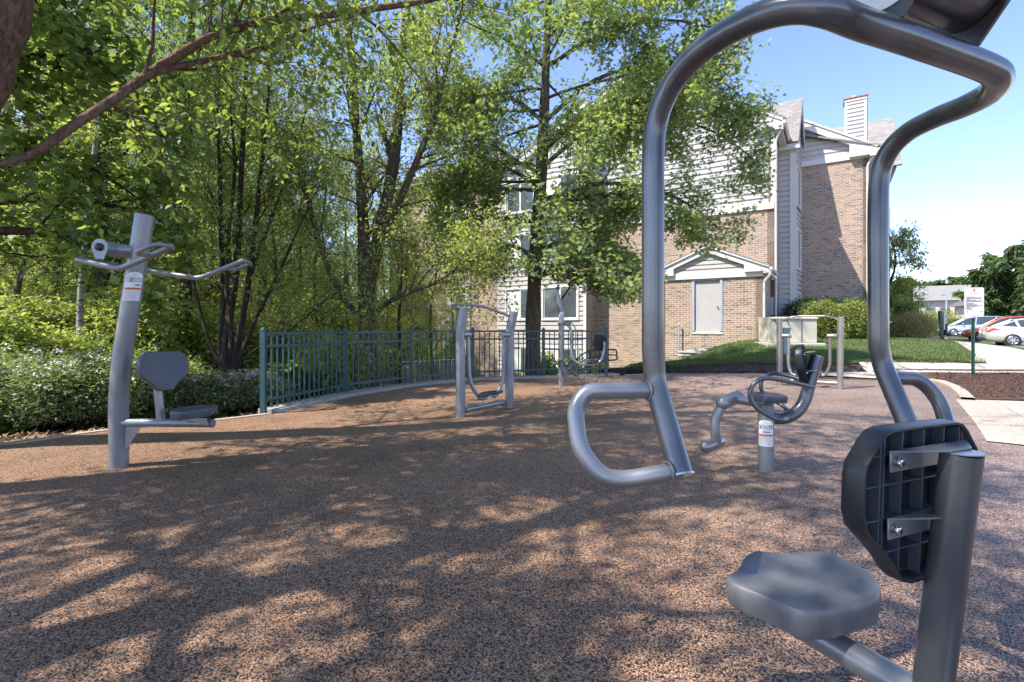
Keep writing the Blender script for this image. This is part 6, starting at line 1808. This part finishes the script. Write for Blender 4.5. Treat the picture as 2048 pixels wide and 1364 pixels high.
# woodland behind: four trees, each copied with its trunk and crown
def wood_tree(seed, H, r0, name, leafm, barkm, lo=.15, wide=2.4, size=.115, per=15, label='', group='woodland trees behind the pad'):
    rng = random.Random(seed)
    q = [dict(n=32, len=wide, ang=62, t0=lo, shape=.45, rr=.32, up=.03, wob=.10, m=6),
         dict(n=9, len=.95, ang=48, t0=.2, shape=.2, rr=.5, up=-.02, wob=.14, m=4),
         dict(n=4, len=.5, ang=48, t0=.1, rr=.5, up=-.06, wob=.18, m=3, rmin=.003)]
    pts = [(0, 0, -.4)]+[(rng.uniform(-.25, .25)*k/4, rng.uniform(-.25, .25)*k/4, H*k/6) for k in range(1, 7)]
    return tree(name, label, 'tree', (0, 0, 0), [(pts, list(np.linspace(r0, r0*.15, 7)), q)], None, per, .09, size, 'lance', barkm, leafm, seed, group=group, droop=.5, sides=8, rough=.03)[0]
WL = ['slender broadleaf tree with bright foliage in the woodland at left', 'dark trunked tree with deep green foliage in the woodland at left', 'thin young tree with open foliage in the woodland at left', 'broad leafy tree with yellow green foliage in the woodland at left']
wt = [wood_tree(61, 13, .16, 'woodland_tree', M['leaf_wood'], M['bark_dark'], .10, 2.5, label=WL[0]), wood_tree(62, 15, .22, 'woodland_tree', M['leaf_maple'], M['bark_dark'], .25, 2.9, label=WL[1]),
      wood_tree(63, 10, .10, 'woodland_tree', M['leaf_wood'], M['bark'], .05, 1.9, .10, label=WL[2]), wood_tree(64, 12, .14, 'woodland_tree', M['leaf_wood'], M['bark_dark'], .08, 3.0, label=WL[3])]
rng = random.Random(77)
spots = []
for (px, Y, k, s) in [(40,11.5,2,.8),(800,17,0,.60),(868,18.5,3,.60),(905,20.5,0,.58),(205,12.5,1,1.0),(375,13,1,.9),(110,14.5,0,1.0),(290,15,3,.95),(560,14.5,2,.85),(640,17,3,.72),
                      (-60,13,3,1.0),(20,18,1,1.1),(170,19,0,1.1),(330,20,3,1.1),(450,17,0,1.0),(520,21,1,.95),(600,24,0,.85),(420,25,1,1.1),(250,25,0,1.2),(90,25,3,1.2),(-100,20,0,1.2),
                      (700,22,2,.95),(770,25,3,.68),(690,29,0,.8),(800,31,1,.62),(560,30,1,1.0),(340,31,3,1.3),(160,32,1,1.3),(0,30,0,1.3),(450,36,0,1.2),(640,38,3,.85),(750,38,1,.75),(860,45,3,.75)]:
    spots.append((px, Y, k, s))
used = set()
for (px, Y, k, s) in spots:
    x = (px-1024)*Y/F; z = h(x, Y)-.05; rz = rng.uniform(0, 6.28)
    if k not in used:
        o = wt[k]; used.add(k); o.location = (x, Y, z); o.rotation_euler = (0, 0, rz); o.scale = (s, s, s)
    else: copy_tree(wt[k], None, None, (x, Y, z), rz, (s, s, s*rng.uniform(.92, 1.1)))
# understorey: leafy saplings and bushes, each its own plant
US = ['bushy sapling with pale backlit leaves in the understorey at left', 'dense dark leaved bush in the understorey at left']
u0 = shrub('understorey_bush', US[0], 'bush', (0, 0, 0), 1.25, 1.1, 2.5, 17000, .092, 'oval', M['leaf_wood'], 91, 'understorey bushes', lumps=13, stems=18, shell=.3)
u1 = shrub('understorey_bush', US[1], 'bush', (0, 0, 0), 1.2, 1.1, 1.7, 14000, .10, 'oval', M['leaf_maple'], 92, 'understorey bushes', lumps=11, stems=18, shell=.3)
first = {0: u0, 1: u1}; done = set()
for (px, Y, k, s) in [(-40,8.2,0,.9),(90,9.2,0,.85),(210,9.8,1,1),(330,10.2,0,.8),(-120,7.4,1,1),(20,11,0,1.2),(150,12,0,1.2),(280,12.2,0,1.1),(400,11.5,1,.9),(520,12.2,0,1),(600,13.2,0,1),(440,14,0,1.3),(560,16,0,1.3),(660,15.5,1,1.2),
                      (50,14.5,0,1.5),(200,16,1,1.6),(330,17,0,1.5),(-90,13,0,1.5),(-200,10,0,1.3),(720,19,0,1.3),(800,20,1,1.2),(860,23,0,1.2),(640,21,0,1.7),(480,20,1,1.7),(120,20,0,1.8),(-20,21,0,1.9),(300,23,0,1.8),(760,27,0,1.7),(830,30,0,1.6),(900,28,1,1.4),(400,28,0,2.2),(560,27,0,2)]:
    x = (px-1024)*Y/F; z = h(x, Y)-.05; rz = rng.uniform(0, 6.28)
    if k not in done:
        o = first[k]; done.add(k); o.location = (x, Y, z); o.scale = (s, s, s); o.rotation_euler = (0, 0, rz)
    else: copy_tree(first[k], None, None, (x, Y, z), rz, (s, s, s*rng.uniform(.85, 1.15)))
# far wood: one mass of foliage beyond them
rng_ = np.random.default_rng(101); n = 150000
ang = rng_.uniform(R(-62), R(-3), n); d = rng_.uniform(30, 58, n)
top = 11.0-6.5*np.clip((np.degrees(ang)+28)/26, 0, 1)
lump = 1+.16*np.sin(ang*41)+.12*np.sin(ang*97+1)+.1*np.sin(d*.9+ang*30)
zz = rng_.uniform(0, 1, n)**.8*top*lump-1.8
pos = np.stack([np.sin(ang)*d, np.cos(ang)*d, zz], 1)
V, Fc = leaf_arrays(rng_, pos, .28, 'lance', .3)
tag(mesh_np('far_wood', V, Fc, M['leaf_wood']), 'far mass of sunlit woodland foliage beyond the nearer trees', 'woodland', kind='stuff')

# flowering shrubs along the kerb, left
SP = 'spirea shrub with %s flower heads, %s'
for i, (px, py, rx, hh, fl, where) in enumerate([(30,842,.72,.98,'white_flower','at the left picture edge'),(110,845,.66,.86,'white_flower','second from the left picture edge'),(185,838,.66,1.0,'white_flower','just left of the tall machine post'),
        (300,822,.62,.86,'white_flower','just right of the tall machine post'),(400,815,.60,.60,'pink','below the hexagonal backrest and seat'),(470,808,.60,.56,'pink','midway between the seat and the fence end post'),(525,808,.50,.50,'pink','touching the fence end post'),(-70,850,.8,1.0,'white_flower','outside the left picture edge')]):
    p = G(px, py, -.05)
    shrub('spirea_shrub', SP % ('pale white' if fl == 'white_flower' else 'pink', where), 'shrub', (p.x, p.y, -.08), rx, rx*.85, hh, 6500, .058, 'lance', M['leaf_shrub'], 110+i, 'flowering shrubs along the kerb', lumps=16, stems=22, shell=.25, flowers=(M[fl], 40 if fl == 'white_flower' else 46, .034), droop=.1)
# broad leaved bushes beside the clump tree and inside the fence
for i, (px, Y, rx, hh, lab) in enumerate([(385,8.2,.62,1.25,'broad leaved green bush behind the seat of the left machine'),(505,8.4,.60,1.15,'broad leaved green bush left of the fence end post'),(600,8.9,.50,1.0,'low broad leaved bush behind the first fence panel'),(668,9.6,.72,1.75,'tall climbing bush behind the second fence panel at the elm trunk'),(240,8.3,.6,.9,'low broad leaved bush below the birch trunk')]):
    x = (px-1024)*Y/F
    shrub('broadleaf_bush', lab, 'bush', (x, Y, h(x, Y)-.1), rx, rx*.9, hh, 2600, .15, 'oval', M['leaf_dark'] if i != 3 else M['leaf_elm'], 130+i, None, lumps=9, stems=10, shell=.3, droop=.6)
for i, (px, Y, rx, hh, lab) in enumerate([(1090,14.2,.65,2.2,'green shrub behind the fence just right of the oak trunk'),(1170,14.6,.95,2.1,'green shrub behind the fence corner by the handrail'),(1135,14.9,.8,2.0,'green shrub behind the swinging seat machine'),(1035,15,.45,1.6,'small shrub behind the fence just left of the oak trunk')]):
    x = (px-1024)*Y/F
    shrub('building_shrub', lab, 'shrub', (x, Y, -1.75), rx, rx*.8, hh, 4200, .12, 'oval', M['leaf_wood'], 140+i, None, lumps=10, stems=10, shell=.35)
# shrubs in front of the building at right
SB_ = [(1652,19.4,1.02,1.62,'leaf_holly','large rounded yellow green shrub by the transformer cabinet'),(1714,19.2,1.08,1.60,'leaf_holly','large rounded yellow green shrub beside the right brick wall'),
       (1806,28,1.7,1.95,'leaf_barberry','mottled brownish rounded bush right of the curved machine arm'),(1772,31,1.3,2.1,'leaf_yew','dark green bush behind the mottled rounded bush'),
       (1838,37,1.9,2.2,'leaf_holly','yellow green shrub behind the mottled bush'),(1886,50,2.3,2.75,'leaf_holly','wide yellow green shrub beside the path post'),(1612,21.4,1.0,1.85,'leaf_yew','dark yew hedge end against the bay'),(1662,21.4,1.3,1.9,'leaf_yew','dark yew hedge middle against the brick wall'),(1718,21.2,1.3,1.85,'leaf_yew','dark yew hedge right end against the brick wall')]
for i, (px, Y, rx, hh, lm, lab) in enumerate(SB_):
    x = (px-1024)*Y/F
    shrub('rounded_shrub', lab, 'shrub', (x, Y, h(x, Y)-.05), rx, rx*.9, hh, 15000 if Y < 30 else 9000, .065 if Y < 30 else .10, 'oval', M[lm], 160+i, None, lumps=14, stems=12, shell=.7)
# tree peeping out right of the building, big tree over the car park, far tree line
def far_tree(px, Y, H, wide, label, seed, leafm, size=.35, lo=.25, group=None):
    t = wood_tree(seed, H, H*.022, 'park_tree', M[leafm], M['bark_dark'], lo, wide, size, 10, label, group)
    x = (px-1024)*Y/F; t.location = (x, Y, h(x, Y)-.2); return t
far_tree(1778, 33, 7.2, 1.9, 'leafy tree half hidden behind the right end of the building', 171, 'leaf_elm', .22, .10)
far_tree(2025, 60, 8.4, 6.4, 'big dark spreading tree beyond the parked cars at right', 172, 'leaf_far', .8, .06)
far_tree(2120, 52, 8.0, 4.4, 'spreading tree at the right picture edge beyond the cars', 173, 'leaf_far', .7, .08)
far_tree(2000, 78, 4.2, 3.2, 'low bright green tree behind the minivan', 174, 'leaf_far', .7, .1)
ft = wood_tree(175, 11.5, .25, 'distant_tree', M['leaf_far'], M['bark_dark'], .05, 4.6, 1.1, 9, 'rounded tree in the distant line beyond the long grey roof', 'distant tree line')
for i, px in enumerate(range(1770, 2080, 14)):
    Y = 150+rng.uniform(-14, 14); x = (px-1024)*Y/F; s = rng.uniform(.75, 1.15)
    if i == 0: ft.location = (x, Y, 0); ft.scale = (s*1.3, s*1.3, s)
    else: copy_tree(ft, None, None, (x, Y, .3), rng.uniform(0, 6), (s*1.3, s*1.3, s))
